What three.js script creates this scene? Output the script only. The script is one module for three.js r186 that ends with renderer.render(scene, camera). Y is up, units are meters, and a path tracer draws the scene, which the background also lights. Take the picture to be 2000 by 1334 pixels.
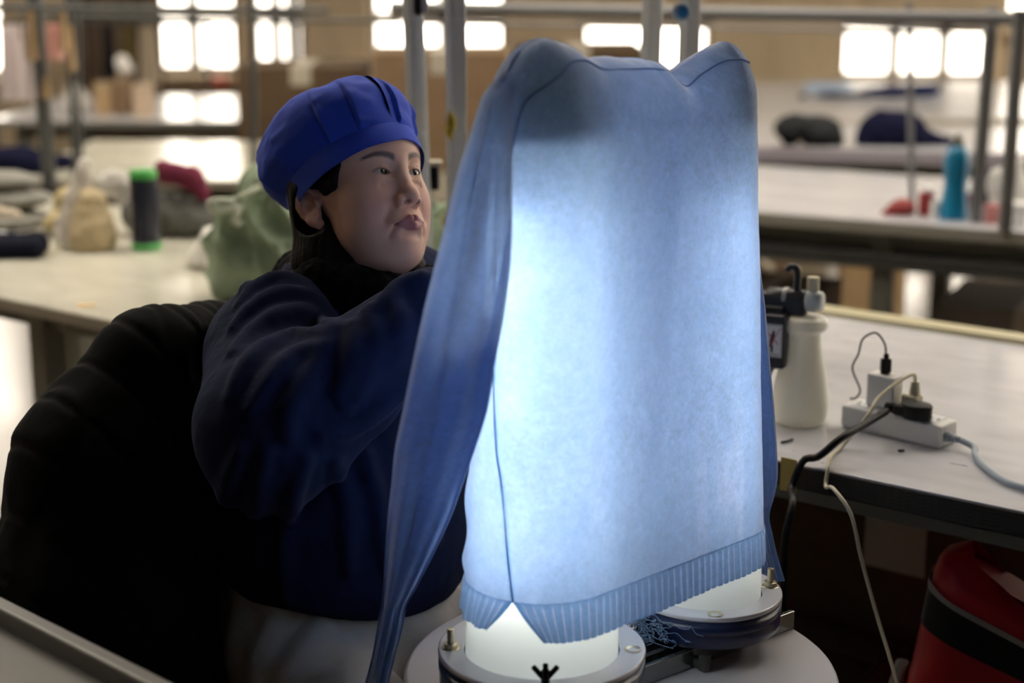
import * as THREE from 'three';
import { RoundedBoxGeometry } from 'three/addons/geometries/RoundedBoxGeometry.js';
import { mergeGeometries } from 'three/addons/utils/BufferGeometryUtils.js';
import { RectAreaLightUniformsLib } from 'three/addons/lights/RectAreaLightUniformsLib.js';

// ---------------------------------------------------------------- camera, sky, exposure
RectAreaLightUniformsLib.init();
const scene = new THREE.Scene();
const FOCAL = 3300, PITCH = 13.66 * Math.PI / 180, EYE = 1.5;          // focal length in pixels of the 2000 x 1334 frame
const camera = new THREE.PerspectiveCamera(2 * Math.atan(667 / FOCAL) * 180 / Math.PI, 2000 / 1334, 0.05, 200);
camera.position.set(0, EYE, 0);
camera.rotation.set(-PITCH, 0, 0);
camera.focus = 2.16;
camera.userData.fStop = 2.3;
const renderer = new THREE.WebGLRenderer({ antialias: true });
renderer.toneMapping = THREE.LinearToneMapping;
renderer.toneMappingExposure = 1.12;
renderer.shadowMap.enabled = true;
const SKY = 6.4;                                                       // low warm daylight outside the windows
scene.background = new THREE.Color().setRGB(1.0 * SKY, 0.9 * SKY, 0.76 * SKY);
const LAMP = 0.78;                                                      // strength of the two inspection lamp columns

// ---------------------------------------------------------------- helpers
const V = (x, y, z) => new THREE.Vector3(x, y, z);
const { lerp, clamp, smoothstep } = THREE.MathUtils;
const sin = Math.sin, cos = Math.cos, PI = Math.PI, sqrt = Math.sqrt, abs = Math.abs, max = Math.max, min = Math.min;
function rng(seed) { let s = seed >>> 0; return () => { s = (s + 0x6d2b79f5) >>> 0; let t = Math.imul(s ^ (s >>> 15), 1 | s); t = (t + Math.imul(t ^ (t >>> 7), 61 | t)) ^ t; return ((t ^ (t >>> 14)) >>> 0) / 4294967296; }; }
// surveyed points: the sight line through a pixel, met with an upright plane z or a level plane y
function ray(px, py) { const u = (667 - py) / FOCAL; return V((px - 1000) / FOCAL, u * cos(PITCH) - sin(PITCH), -u * sin(PITCH) - cos(PITCH)); }
const atZ = (px, py, z) => ray(px, py).multiplyScalar(z / ray(px, py).z).add(camera.position);
const atY = (px, py, y) => ray(px, py).multiplyScalar((y - EYE) / ray(px, py).y).add(camera.position);
function hash3(x, y, z) { let h = Math.imul(x, 374761393) ^ Math.imul(y, 668265263) ^ Math.imul(z, 2147483647 - 1013904223); h = Math.imul(h ^ (h >>> 13), 1274126177); return ((h ^ (h >>> 16)) >>> 0) / 4294967296; }
function noise(x, y, z) {
  const i = Math.floor(x), j = Math.floor(y), k = Math.floor(z), f = x - i, g = y - j, h = z - k, u = f * f * (3 - 2 * f), v = g * g * (3 - 2 * g), w = h * h * (3 - 2 * h);
  const c = (a, b, d) => hash3(i + a, j + b, k + d);
  return lerp(lerp(lerp(c(0, 0, 0), c(1, 0, 0), u), lerp(c(0, 1, 0), c(1, 1, 0), u), v), lerp(lerp(c(0, 0, 1), c(1, 0, 1), u), lerp(c(0, 1, 1), c(1, 1, 1), u), v), w) * 2 - 1;
}
const fbm = (x, y, z) => noise(x, y, z) * 0.55 + noise(x * 2.1 + 7, y * 2.1, z * 2.1) * 0.28 + noise(x * 4.3, y * 4.3 + 3, z * 4.3) * 0.17;
function curve1(keys) { return (t) => { if (t <= keys[0][0]) return keys[0][1]; for (let i = 1; i < keys.length; i++) if (t <= keys[i][0]) { const [a, p] = keys[i - 1], [b, q] = keys[i]; return lerp(p, q, (t - a) / (b - a)); } return keys[keys.length - 1][1]; }; }
function smooth1(keys) {                                              // monotone-ish cubic through the keys
  return (t) => {
    const n = keys.length; if (t <= keys[0][0]) return keys[0][1]; if (t >= keys[n - 1][0]) return keys[n - 1][1];
    let i = 1; while (t > keys[i][0]) i++;
    const m = (k) => k <= 0 ? (keys[1][1] - keys[0][1]) / (keys[1][0] - keys[0][0]) : k >= n - 1 ? (keys[n - 1][1] - keys[n - 2][1]) / (keys[n - 1][0] - keys[n - 2][0]) : (keys[k + 1][1] - keys[k - 1][1]) / (keys[k + 1][0] - keys[k - 1][0]);
    const [a, p] = keys[i - 1], [b, q] = keys[i], h = b - a, s = (t - a) / h, s2 = s * s, s3 = s2 * s;
    return (2 * s3 - 3 * s2 + 1) * p + (s3 - 2 * s2 + s) * h * m(i - 1) + (3 * s2 - 2 * s3) * q + (s3 - s2) * h * m(i);
  };
}
// geometry helpers
const strip = (g) => { for (const n of Object.keys(g.attributes)) if (!['position', 'normal', 'uv'].includes(n)) g.deleteAttribute(n); return g; };
const merge = (list) => mergeGeometries(list.map((g) => strip(g.index ? g.toNonIndexed() : g)));
const box = (w, h, d, x = 0, y = 0, z = 0, r = 0.003) => new RoundedBoxGeometry(w, h, d, 2, min(r, w / 2.01, h / 2.01, d / 2.01)).translate(x, y, z);
const lathe = (pts, seg = 48) => new THREE.LatheGeometry(pts.map(([r, y]) => new THREE.Vector2(r, y)), seg);
const rod = (r, h, x, y, z, seg = 20) => lathe([[0, 0], [r * 0.92, 0], [r, r * 0.08], [r, h - r * 0.08], [r * 0.92, h], [0, h]], seg).translate(x, y, z);
const bar = (a, b, r, seg = 12) => { const d = b.clone().sub(a), g = new THREE.CylinderGeometry(r, r, d.length(), seg); return g.applyQuaternion(new THREE.Quaternion().setFromUnitVectors(V(0, 1, 0), d.clone().normalize())).translate((a.x + b.x) / 2, (a.y + b.y) / 2, (a.z + b.z) / 2); };
const cable = (pts, r, n = 120, seg = 10) => new THREE.TubeGeometry(new THREE.CatmullRomCurve3(pts, false, 'centripetal'), n, r, seg);
function grid(f, nu, nv, uvScale = [1, 1], closeU = false) {           // f(u, v) -> Vector3
  const p = [], uv = [], idx = [];
  for (let j = 0; j <= nv; j++) for (let i = 0; i <= nu; i++) { const q = f(i / nu, j / nv); p.push(q.x, q.y, q.z); uv.push(i / nu * uvScale[0], j / nv * uvScale[1]); }
  for (let j = 0; j < nv; j++) for (let i = 0; i < nu; i++) { const a = j * (nu + 1) + i, b = a + 1, c = a + nu + 1, d = c + 1; idx.push(a, b, d, a, d, c); }
  const g = new THREE.BufferGeometry();
  g.setAttribute('position', new THREE.Float32BufferAttribute(p, 3)); g.setAttribute('uv', new THREE.Float32BufferAttribute(uv, 2)); g.setIndex(idx); g.computeVertexNormals();
  if (closeU) { const n = g.attributes.normal; for (let j = 0; j <= nv; j++) { const a = j * (nu + 1), b = a + nu, v = V(n.getX(a) + n.getX(b), n.getY(a) + n.getY(b), n.getZ(a) + n.getZ(b)).normalize(); n.setXYZ(a, v.x, v.y, v.z); n.setXYZ(b, v.x, v.y, v.z); } }
  return g;
}
// distance fields, joined smoothly and meshed with surface nets
const smin = (a, b, k) => { const h = max(k - abs(a - b), 0) / k; return min(a, b) - h * h * k * 0.25; };
const smax = (a, b, k) => -smin(-a, -b, k);
const ball = (cx, cy, cz, r) => (x, y, z) => sqrt((x - cx) ** 2 + (y - cy) ** 2 + (z - cz) ** 2) - r;
const egg = (cx, cy, cz, rx, ry, rz) => (x, y, z) => { const a = (x - cx) / rx, b = (y - cy) / ry, c = (z - cz) / rz, k0 = sqrt(a * a + b * b + c * c), k1 = sqrt((a / rx) ** 2 + (b / ry) ** 2 + (c / rz) ** 2); return k1 > 1e-9 ? k0 * (k0 - 1) / k1 : -min(rx, ry, rz); };
const cap = (ax, ay, az, bx, by, bz, ra, rb = ra) => { const ux = bx - ax, uy = by - ay, uz = bz - az, l = ux * ux + uy * uy + uz * uz; return (x, y, z) => { const px = x - ax, py = y - ay, pz = z - az, t = clamp((px * ux + py * uy + pz * uz) / l, 0, 1); return sqrt((px - ux * t) ** 2 + (py - uy * t) ** 2 + (pz - uz * t) ** 2) - (ra + (rb - ra) * t); }; };
const capV = (a, b, ra, rb) => cap(a.x, a.y, a.z, b.x, b.y, b.z, ra, rb);
const chain = (pts, r0, r1 = r0) => { const c = []; for (let i = 1; i < pts.length; i++) c.push(capV(pts[i - 1], pts[i], lerp(r0, r1, (i - 1) / (pts.length - 1)), lerp(r0, r1, i / (pts.length - 1)))); return (x, y, z) => { let d = 1e9; for (const f of c) d = min(d, f(x, y, z)); return d; }; };
function nets(f, lo, hi, cell, color) {
  const n = [0, 1, 2].map((k) => Math.ceil((hi[k] - lo[k]) / cell) + 1), [nx, ny, nz] = n, at = (i, j, k) => (k * ny + j) * nx + i, val = new Float32Array(nx * ny * nz), B = 6;
  for (let k0 = 0; k0 < nz; k0 += B) for (let j0 = 0; j0 < ny; j0 += B) for (let i0 = 0; i0 < nx; i0 += B) {
    const c = f(lo[0] + (i0 + B / 2) * cell, lo[1] + (j0 + B / 2) * cell, lo[2] + (k0 + B / 2) * cell), far = abs(c) > cell * B * 1.35;
    for (let k = k0; k < min(k0 + B, nz); k++) for (let j = j0; j < min(j0 + B, ny); j++) for (let i = i0; i < min(i0 + B, nx); i++) val[at(i, j, k)] = far ? c : f(lo[0] + i * cell, lo[1] + j * cell, lo[2] + k * cell);
  }
  const id = new Int32Array(nx * ny * nz).fill(-1), pos = [], idx = [];
  for (let k = 0; k < nz - 1; k++) for (let j = 0; j < ny - 1; j++) for (let i = 0; i < nx - 1; i++) {
    let s = 0, x = 0, y = 0, z = 0, m = 0;
    const c = (a, b, d) => val[at(i + a, j + b, k + d)];
    for (let q = 0; q < 8; q++) if (c(q & 1, (q >> 1) & 1, q >> 2) < 0) s++;
    if (s === 0 || s === 8) continue;
    for (let q = 0; q < 8; q++) for (let ax = 0; ax < 3; ax++) { if (q & (1 << ax)) continue; const r = q | (1 << ax), a = c(q & 1, (q >> 1) & 1, q >> 2), b = c(r & 1, (r >> 1) & 1, r >> 2); if ((a < 0) === (b < 0)) continue; const t = a / (a - b); x += (q & 1) + (ax === 0 ? t : 0); y += ((q >> 1) & 1) + (ax === 1 ? t : 0); z += (q >> 2) + (ax === 2 ? t : 0); m++; }
    id[at(i, j, k)] = pos.length / 3; pos.push(lo[0] + (i + x / m) * cell, lo[1] + (j + y / m) * cell, lo[2] + (k + z / m) * cell);
  }
  for (let k = 1; k < nz - 1; k++) for (let j = 1; j < ny - 1; j++) for (let i = 1; i < nx - 1; i++) {
    const v = val[at(i, j, k)] < 0;
    const quad = (w, a, b, c, d) => { if (a < 0 || b < 0 || c < 0 || d < 0) return; if (w) idx.push(a, b, c, a, c, d); else idx.push(a, c, b, a, d, c); };
    if (v !== val[at(i + 1, j, k)] < 0) quad(v, id[at(i, j - 1, k - 1)], id[at(i, j, k - 1)], id[at(i, j, k)], id[at(i, j - 1, k)]);
    if (v !== val[at(i, j + 1, k)] < 0) quad(v, id[at(i - 1, j, k - 1)], id[at(i - 1, j, k)], id[at(i, j, k)], id[at(i, j, k - 1)]);
    if (v !== val[at(i, j, k + 1)] < 0) quad(v, id[at(i - 1, j - 1, k)], id[at(i, j - 1, k)], id[at(i, j, k)], id[at(i - 1, j, k)]);
  }
  const nor = new Float32Array(pos.length), e = cell * 0.35, col = color ? new Float32Array(pos.length) : null, uv = new Float32Array(pos.length / 3 * 2);
  for (let i = 0; i < pos.length; i += 3) {
    let x = pos[i], y = pos[i + 1], z = pos[i + 2], gx, gy, gz, l;
    for (let it = 0; it < 2; it++) {
      gx = f(x + e, y, z) - f(x - e, y, z); gy = f(x, y + e, z) - f(x, y - e, z); gz = f(x, y, z + e) - f(x, y, z - e); l = sqrt(gx * gx + gy * gy + gz * gz) || 1; gx /= l; gy /= l; gz /= l;
      if (it === 0) { const d = clamp(f(x, y, z), -cell * 0.5, cell * 0.5); x -= gx * d; y -= gy * d; z -= gz * d; }
    }
    pos[i] = x; pos[i + 1] = y; pos[i + 2] = z; nor[i] = gx; nor[i + 1] = gy; nor[i + 2] = gz;
    uv[i / 3 * 2] = x + z * 0.7; uv[i / 3 * 2 + 1] = y;
    if (col) color(x, y, z, col, i);
  }
  const g = new THREE.BufferGeometry();
  g.setAttribute('position', new THREE.Float32BufferAttribute(pos, 3)); g.setAttribute('normal', new THREE.BufferAttribute(nor, 3)); g.setAttribute('uv', new THREE.BufferAttribute(uv, 2)); if (col) g.setAttribute('color', new THREE.BufferAttribute(col, 3)); g.setIndex(idx);
  return g;
}
// scene helpers
const taken = new Map();
function numbered(n) { const k = taken.get(n) ?? 0; taken.set(n, k + 1); return k ? n + '_' + String(k).padStart(3, '0') : n; }
function tag(o, label, category, group, kind) { if (label) o.userData.label = label; if (category) o.userData.category = category; if (group) o.userData.group = group; if (kind) o.userData.kind = kind; return o; }
const lit = (m) => { m.castShadow = true; m.receiveShadow = true; return m; };
function thing(name, label, category, p = V(0, 0, 0), turn = 0, group) { const o = new THREE.Group(); o.name = numbered(name); o.position.copy(p); o.rotation.y = turn; scene.add(o); return tag(o, label, category, group); }
function part(name, g, m, parent, label) { const o = lit(new THREE.Mesh(g, m)); o.name = numbered(name); (parent || scene).add(o); if (label) o.userData.label = label; return o; }
function solo(name, g, m, label, category, p, turn = 0, group, kind) { const o = part(name, g, m, scene); if (p) o.position.copy(p); o.rotation.y = turn; return tag(o, label, category, group, kind); }
function struct(name, g, m, parent) { const o = part(name, g, m, parent); if (!parent) o.userData.kind = 'structure'; return o; }
function copy(o, p, turn, label, group) { const c = o.clone(); c.name = numbered(o.name.replace(/_\d+$/, '')); c.userData = { ...o.userData }; c.traverse((k) => { if (k !== c) k.name = numbered(k.name.replace(/_\d+$/, '')); }); scene.add(c); if (p) c.position.copy(p); if (turn !== undefined) c.rotation.y = turn; if (label) c.userData.label = label; if (group) c.userData.group = group; return c; }
const rgb = (r, g, b) => new THREE.Color().setRGB(r, g, b);
const std = (c, roughness = 0.6, o = {}) => new THREE.MeshPhysicalMaterial({ color: c.isColor ? c : new THREE.Color(c), roughness, ...o });
function tex(n, f, srgb = false, rep = 1) {                             // a repeating grey or colour texture computed from noise
  const d = new Uint8Array(n * n * 4);
  for (let y = 0; y < n; y++) for (let x = 0; x < n; x++) { const c = f(x / n, y / n), o = (y * n + x) * 4; d[o] = clamp(c[0], 0, 1) * 255; d[o + 1] = clamp(c[1], 0, 1) * 255; d[o + 2] = clamp(c[2], 0, 1) * 255; d[o + 3] = 255; }
  const t = new THREE.DataTexture(d, n, n); t.wrapS = t.wrapT = THREE.RepeatWrapping; t.magFilter = THREE.LinearFilter; t.minFilter = THREE.LinearMipmapLinearFilter; t.generateMipmaps = true; t.repeat.set(rep, rep); if (srgb) t.colorSpace = THREE.SRGBColorSpace; t.needsUpdate = true; return t;
}
const wrapNoise = (u, v, k, s) => { const a = noise(u * k, v * k, s), b = noise((u - 1) * k, v * k, s), c = noise(u * k, (v - 1) * k, s), d = noise((u - 1) * k, (v - 1) * k, s); return lerp(lerp(a, b, u), lerp(c, d, u), v); };
// ---------------------------------------------------------------- materials
const grainTex = tex(256, (u, v) => { const a = 0.5 + 0.5 * wrapNoise(u, v, 32, 3.1), b = 0.5 + 0.5 * wrapNoise(u, v, 6, 9.7); const c = 0.62 * a + 0.38 * b; return [c, c, c]; });
const speckTex = tex(512, (u, v) => { const a = wrapNoise(u, v, 9, 1.3), b = wrapNoise(u, v, 40, 5.2), c = wrapNoise(u, v, 110, 8.8); const k = 0.9 + 0.06 * a + 0.05 * b + (c > 0.72 ? -0.3 : 0); return [k, k, k * 0.99]; }, true);
const rough = (t, r) => { const c = t.clone(); c.repeat.set(r, r); c.needsUpdate = true; return c; };
const M = {
  wall: std(rgb(0.76, 0.62, 0.44), 0.9, { map: rough(speckTex, 0.6) }), wallDark: std(rgb(0.035, 0.032, 0.03), 0.95), ceiling: std(rgb(0.3, 0.26, 0.21), 0.95),
  floor: std(rgb(0.2, 0.165, 0.13), 0.34, { map: rough(speckTex, 0.7), roughnessMap: rough(grainTex, 0.8) }),
  glass: std(rgb(1, 1, 1), 0.02, { transmission: 1, thickness: 0 }), windowFrame: std(rgb(0.36, 0.33, 0.3), 0.5),
  steel: std(rgb(0.62, 0.64, 0.65), 0.38, { metalness: 0.3, roughnessMap: rough(grainTex, 6) }), steelDark: std(rgb(0.10, 0.105, 0.105), 0.5, { metalness: 0.4 }), olive: std(rgb(0.2, 0.2, 0.16), 0.5),
  laminate: std(rgb(0.77, 0.78, 0.85), 0.2, { map: rough(speckTex, 1), clearcoat: 0.25, clearcoatRoughness: 0.18 }), laminateWarm: std(rgb(0.72, 0.7, 0.6), 0.22, { map: rough(speckTex, 1) }),  // laminate: the lamp's cool light is put into its bluish base colour
  edgeBlack: std(rgb(0.012, 0.011, 0.01), 0.6, { bumpMap: rough(grainTex, 6), bumpScale: 0.002 }), edgeBeige: std(rgb(0.42, 0.38, 0.3), 0.6), edgeYellow: std(rgb(0.62, 0.57, 0.38), 0.5, { map: rough(speckTex, 3) }),
  greyBoard: std(rgb(0.2, 0.18, 0.16), 0.85), card: std(rgb(0.11, 0.066, 0.032), 0.85, { map: rough(speckTex, 2) }), cardLight: std(rgb(0.5, 0.34, 0.18), 0.85, { map: rough(speckTex, 2) }), panel: std(rgb(0.26, 0.165, 0.09), 0.8, { map: rough(speckTex, 1) }),
  black: std(rgb(0.008, 0.008, 0.009), 0.5, { specularIntensity: 0.5 }), white: std(rgb(0.8, 0.8, 0.79), 0.35),
};
// ---------------------------------------------------------------- room shell
const BACK = -10.5, FRONT = 0.9, WEST = -7, EAST = 7, ROOF = 3.3;
const DEEP = FRONT - BACK + 0.5, MIDZ = (BACK + FRONT) / 2;
struct('floor', new THREE.BoxGeometry(14.4, 0.2, DEEP).translate(0, -0.1, MIDZ), M.floor);
const ADDED_SKYLIGHTS = [[-5.4, -4.0], [-3.0, -1.6], [-0.7, 0.7], [1.6, 3.0], [4.0, 5.4]], ZA = -6.2, ZB = -3.2;   // unseen roof lights, added to brighten the long tables
{
  const g = []; let x = -7.2;
  for (const [a, b] of ADDED_SKYLIGHTS) { g.push(new THREE.BoxGeometry(a - x, 0.2, DEEP).translate((a + x) / 2, ROOF + 0.1, MIDZ)); g.push(new THREE.BoxGeometry(b - a, 0.2, FRONT + 0.25 - ZB).translate((a + b) / 2, ROOF + 0.1, (FRONT + 0.25 + ZB) / 2)); g.push(new THREE.BoxGeometry(b - a, 0.2, ZA - BACK + 0.25).translate((a + b) / 2, ROOF + 0.1, (ZA + BACK - 0.25) / 2)); x = b; }
  g.push(new THREE.BoxGeometry(7.2 - x, 0.2, DEEP).translate((7.2 + x) / 2, ROOF + 0.1, MIDZ));
  struct('ceiling', merge(g), M.ceiling);
}
let windowCount = 0;
function pierWall(name, length, holes, place, m) {                       // a wall of piers, sills and lintels round its window openings; place(geometry) sets it into the room
  const g = [], t = 0.24; let x = -length / 2;
  for (const h of holes) {
    g.push(new THREE.BoxGeometry(h.x0 - x, ROOF, t).translate((h.x0 + x) / 2, ROOF / 2, 0));
    g.push(new THREE.BoxGeometry(h.x1 - h.x0, h.y0, t).translate((h.x0 + h.x1) / 2, h.y0 / 2, 0));
    g.push(new THREE.BoxGeometry(h.x1 - h.x0, ROOF - h.y1, t).translate((h.x0 + h.x1) / 2, (ROOF + h.y1) / 2, 0));
    x = h.x1;
  }
  g.push(new THREE.BoxGeometry(length / 2 - x, ROOF, t).translate((length / 2 + x) / 2, ROOF / 2, 0));
  struct(name, place(merge(g)), m);
  for (const h of holes) {
    const o = new THREE.Group(); o.name = 'window_' + (++windowCount); o.userData.kind = 'structure'; scene.add(o);
    const w = h.x1 - h.x0, hh = h.y1 - h.y0, cx = (h.x0 + h.x1) / 2, f = [];
    for (const s of [0, 1]) { f.push(box(0.045, hh, 0.07, s ? h.x1 - 0.022 : h.x0 + 0.022, h.y0 + hh / 2, 0)); f.push(box(w, 0.045, 0.07, cx, s ? h.y1 - 0.022 : h.y0 + 0.022, 0)); }
    struct('window_frame', place(merge(f)), M.windowFrame, o);
    const xs = [h.x0, ...h.mullions, h.x1], ys = [h.y0, ...h.transoms, h.y1];
    for (const mx of h.mullions) struct('mullion', place(box(0.07, hh, 0.06, mx, h.y0 + hh / 2, 0)), M.windowFrame, o);
    for (const ty of h.transoms) struct('transom', place(box(w, 0.07, 0.06, cx, ty, 0)), M.windowFrame, o);
    for (let i = 1; i < xs.length; i++) for (let j = 1; j < ys.length; j++) struct('pane', place(new THREE.PlaneGeometry(xs[i] - xs[i - 1], ys[j] - ys[j - 1]).translate((xs[i] + xs[i - 1]) / 2, (ys[j] + ys[j - 1]) / 2, 0)), M.glass, o);
    struct('window_sill', place(box(w + 0.1, 0.03, 0.2, cx, h.y0 - 0.015, 0.18)), M.wall, o);
  }
}
for (const [a, b] of ADDED_SKYLIGHTS) { const o = new THREE.Group(); o.name = 'window_' + (++windowCount); o.userData.kind = 'structure'; scene.add(o); struct('pane', new THREE.PlaneGeometry(b - a, ZB - ZA).rotateX(PI / 2).translate((a + b) / 2, ROOF + 0.12, (ZA + ZB) / 2), M.glass, o); for (const t of [0.25, 0.5, 0.75]) struct('added_skylight_bar', box(b - a, 0.04, 0.04, (a + b) / 2, ROOF + 0.1, lerp(ZA, ZB, t)), M.windowFrame, o); }  // panes and bars of the added roof lights, out of view
const hole = (x0, x1, y0, y1, mullions, transoms) => ({ x0, x1, y0, y1, mullions, transoms });
pierWall('wall_back', 14, [
  hole(-5.6, -3.12, 0.62, 2.3, [-4.4, -3.5], [1.2]),
  hole(-2.24, -1.68, 0.64, 2.3, [-1.97], [0.975]),
  hole(-1.61, -1.27, 0.64, 2.3, [-1.46, -1.36], [0.975]),
  hole(-0.88, -0.03, 0.66, 2.3, [-0.6, -0.42], [0.98]),
  hole(0.42, 1.24, 0.64, 0.96, [0.86], []),
  hole(2.02, 2.98, 0.6, 1.02, [2.37, 2.68], [0.91]),
  hole(3.02, 5.9, 0.92, 2.3, [3.25, 4.4], [1.3]),
], (g) => g.translate(0, 0, BACK - 0.12), M.wall);
const WALL_LEN = FRONT - BACK, addedSideHoles = [hole(-5.3, -3.1, 0.9, 2.9, [-4.6, -3.8], [2.2]), hole(-2.7, -0.5, 0.9, 2.9, [-1.9, -1.2], [2.2])];  // side windows out of view, added to bring in more daylight
pierWall('wall_left', WALL_LEN, addedSideHoles.map((h) => hole(-h.x1 , -h.x0, h.y0, h.y1, h.mullions.map((v) => -v).reverse(), h.transoms)), (g) => g.rotateY(PI / 2).translate(WEST - 0.12, 0, (BACK + FRONT) / 2), M.wall);
pierWall('wall_right', WALL_LEN, addedSideHoles, (g) => g.rotateY(-PI / 2).translate(EAST + 0.12, 0, (BACK + FRONT) / 2), M.wall);
struct('wall_front_light_block', new THREE.BoxGeometry(14.4, ROOF, 0.24).translate(0, ROOF / 2, FRONT + 0.12), M.wallDark);  // unseen wall, set close and very dark to keep front light off

// ---------------------------------------------------------------- work tables
const TURN = -37.6 * PI / 180;                                           // the long rows of tables run this way
const DIR = V(cos(37.6 * PI / 180), 0, sin(37.6 * PI / 180)), OUT = V(-DIR.z, 0, DIR.x);   // along a row; towards its front
function table(label, p, turn, w, d, h, o = {}) {
  const t = thing('work_table', label, 'table', p, turn), th = o.thick ?? 0.026;
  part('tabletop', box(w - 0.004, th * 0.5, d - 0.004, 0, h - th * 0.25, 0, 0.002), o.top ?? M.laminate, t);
  part('edge_band', box(w, th, d, 0, h - th / 2 - 0.002, 0, 0.003), o.edge ?? M.edgeBeige, t);
  const leg = o.leg ?? 0.05, lm = o.legMat ?? M.olive;
  for (const x of o.legs ?? [-w / 2 + 0.12, w / 2 - 0.12]) for (const z of [-d / 2 + 0.09, d / 2 - 0.09]) part('leg', box(leg, h - th - 0.002, leg, x, (h - th) / 2, z), lm, t);
  for (const z of [-d / 2 + 0.09, d / 2 - 0.09]) part('apron_rail', box(w - 0.2, 0.04, 0.025, 0, h - th - 0.03, z), lm, t);
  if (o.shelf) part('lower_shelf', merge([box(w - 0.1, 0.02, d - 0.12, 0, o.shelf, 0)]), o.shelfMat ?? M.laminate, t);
  if (o.shelf) part('shelf_edge', box(w - 0.06, 0.035, 0.02, 0, o.shelf - 0.012, d / 2 - 0.05), M.steelDark, t);
  return t;
}
const ROW = V(0.391, 0, -2.35);                                          // a point on the front edge of the nearest row
const onRow = (s, n, y = 0) => V(ROW.x + DIR.x * s + OUT.x * n, y, ROW.z + DIR.z * s + OUT.z * n);
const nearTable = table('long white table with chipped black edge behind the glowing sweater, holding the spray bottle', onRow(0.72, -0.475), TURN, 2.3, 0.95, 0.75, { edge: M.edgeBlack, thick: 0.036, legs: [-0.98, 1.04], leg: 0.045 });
part('edge_strip', box(2.3, 0.012, 0.05, 0, 0.755, -0.45), M.edgeYellow, nearTable, 'yellowed worn strip along the rear edge');
const leftTable = table('off-white table left of the woman, holding the paper bag and navy spool', onRow(-1.735, -0.475), TURN, 2.58, 0.95, 0.75, { top: M.laminateWarm, legs: [-0.98, -0.09, 1.15], leg: 0.055 });
// ---------------------------------------------------------------- the inspection lamp
const CA = V(0.0352, 0, -1.858), CB = V(0.25, 0, -2.036);                // axes of the near and the far column
const AX = CB.clone().sub(CA), SPAN = AX.length(); AX.normalize();       // from near to far
const FR = V(-AX.z, 0, AX.x);                                            // towards the camera's side of the sheet
const RING = 0.678;
const tubeA = { r0: 0.0905, r1: 0.060, top: 1.296, dome: 0.088 }, tubeB = { r0: 0.0695, r1: 0.0405, top: 1.292, dome: 0.077 };
const LM = {
  base: std(rgb(0.56, 0.55, 0.6), 0.3, { clearcoat: 0.4 }), ring: std(rgb(0.56, 0.56, 0.63), 0.3, { clearcoat: 0.5 }), navy: std(rgb(0.012, 0.022, 0.085), 0.3, { clearcoat: 0.3 }),
  crown: std(rgb(0.85, 0.86, 0.82), 0.9, { transmission: 0.34, thickness: 0 }),
  tube: std(rgb(0.92, 0.92, 0.85), 0.9, { transmission: 0.6, thickness: 0 }),
  glow: std(rgb(0.9, 0.9, 0.9), 0.5, { emissive: rgb(0.93, 0.98, 1.0), emissiveIntensity: 16.5 * LAMP }), glowDim: std(rgb(0.9, 0.9, 0.9), 0.5, { emissive: rgb(0.9, 0.95, 1.0), emissiveIntensity: 9 * LAMP }),
  brass: std(rgb(0.5, 0.46, 0.34), 0.3, { metalness: 0.9 }), rail: std(rgb(0.3, 0.31, 0.3), 0.35, { metalness: 0.85, roughnessMap: rough(grainTex, 8) }),
};
const lamp = thing('inspection_lamp', 'round white stand with two glowing milky columns in navy collars under the blue sweater', 'lamp', V(0.135, 0, -1.955));
const LO = lamp.position;
const inLamp = (g) => g.translate(-LO.x, -LO.y, -LO.z);
part('base_plate', lathe([[0, 0.582], [0.262, 0.582], [0.268, 0.585], [0.27, 0.59], [0.27, 0.599], [0.268, 0.603], [0.264, 0.605], [0, 0.605]], 128), LM.base, lamp);
part('pedestal', lathe([[0, 0], [0.14, 0], [0.14, 0.012], [0.04, 0.03], [0.028, 0.05], [0.028, 0.57], [0.07, 0.582], [0, 0.582]], 48), M.steelDark, lamp);
const railTurn = Math.atan2(-AX.z, AX.x), mid = CA.clone().add(CB).multiplyScalar(0.5);
for (const s of [-1, 1]) {
  const g = merge([box(0.62, 0.004, 0.03, 0, 0.607, 0), box(0.62, 0.024, 0.004, 0, 0.618, -0.013), box(0.62, 0.024, 0.004, 0, 0.618, 0.013), box(0.62, 0.003, 0.008, 0, 0.629, -0.011), box(0.62, 0.003, 0.008, 0, 0.629, 0.011)]).translate(-0.05, 0, s * 0.032);
  part('rail', inLamp(g.rotateY(railTurn).translate(mid.x, 0, mid.z)), LM.rail, lamp, 'slotted steel rail under the columns');
}
for (const k of [-0.05, 0.075]) part('rail_clamp', inLamp(merge([rod(0.008, 0.02, 0, 0.606, 0.062, 6), box(0.012, 0.012, 0.03, 0, 0.612, 0.052)]).rotateY(railTurn).translate(mid.x + AX.x * k, 0, mid.z + AX.z * k)), M.steelDark, lamp);
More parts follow.
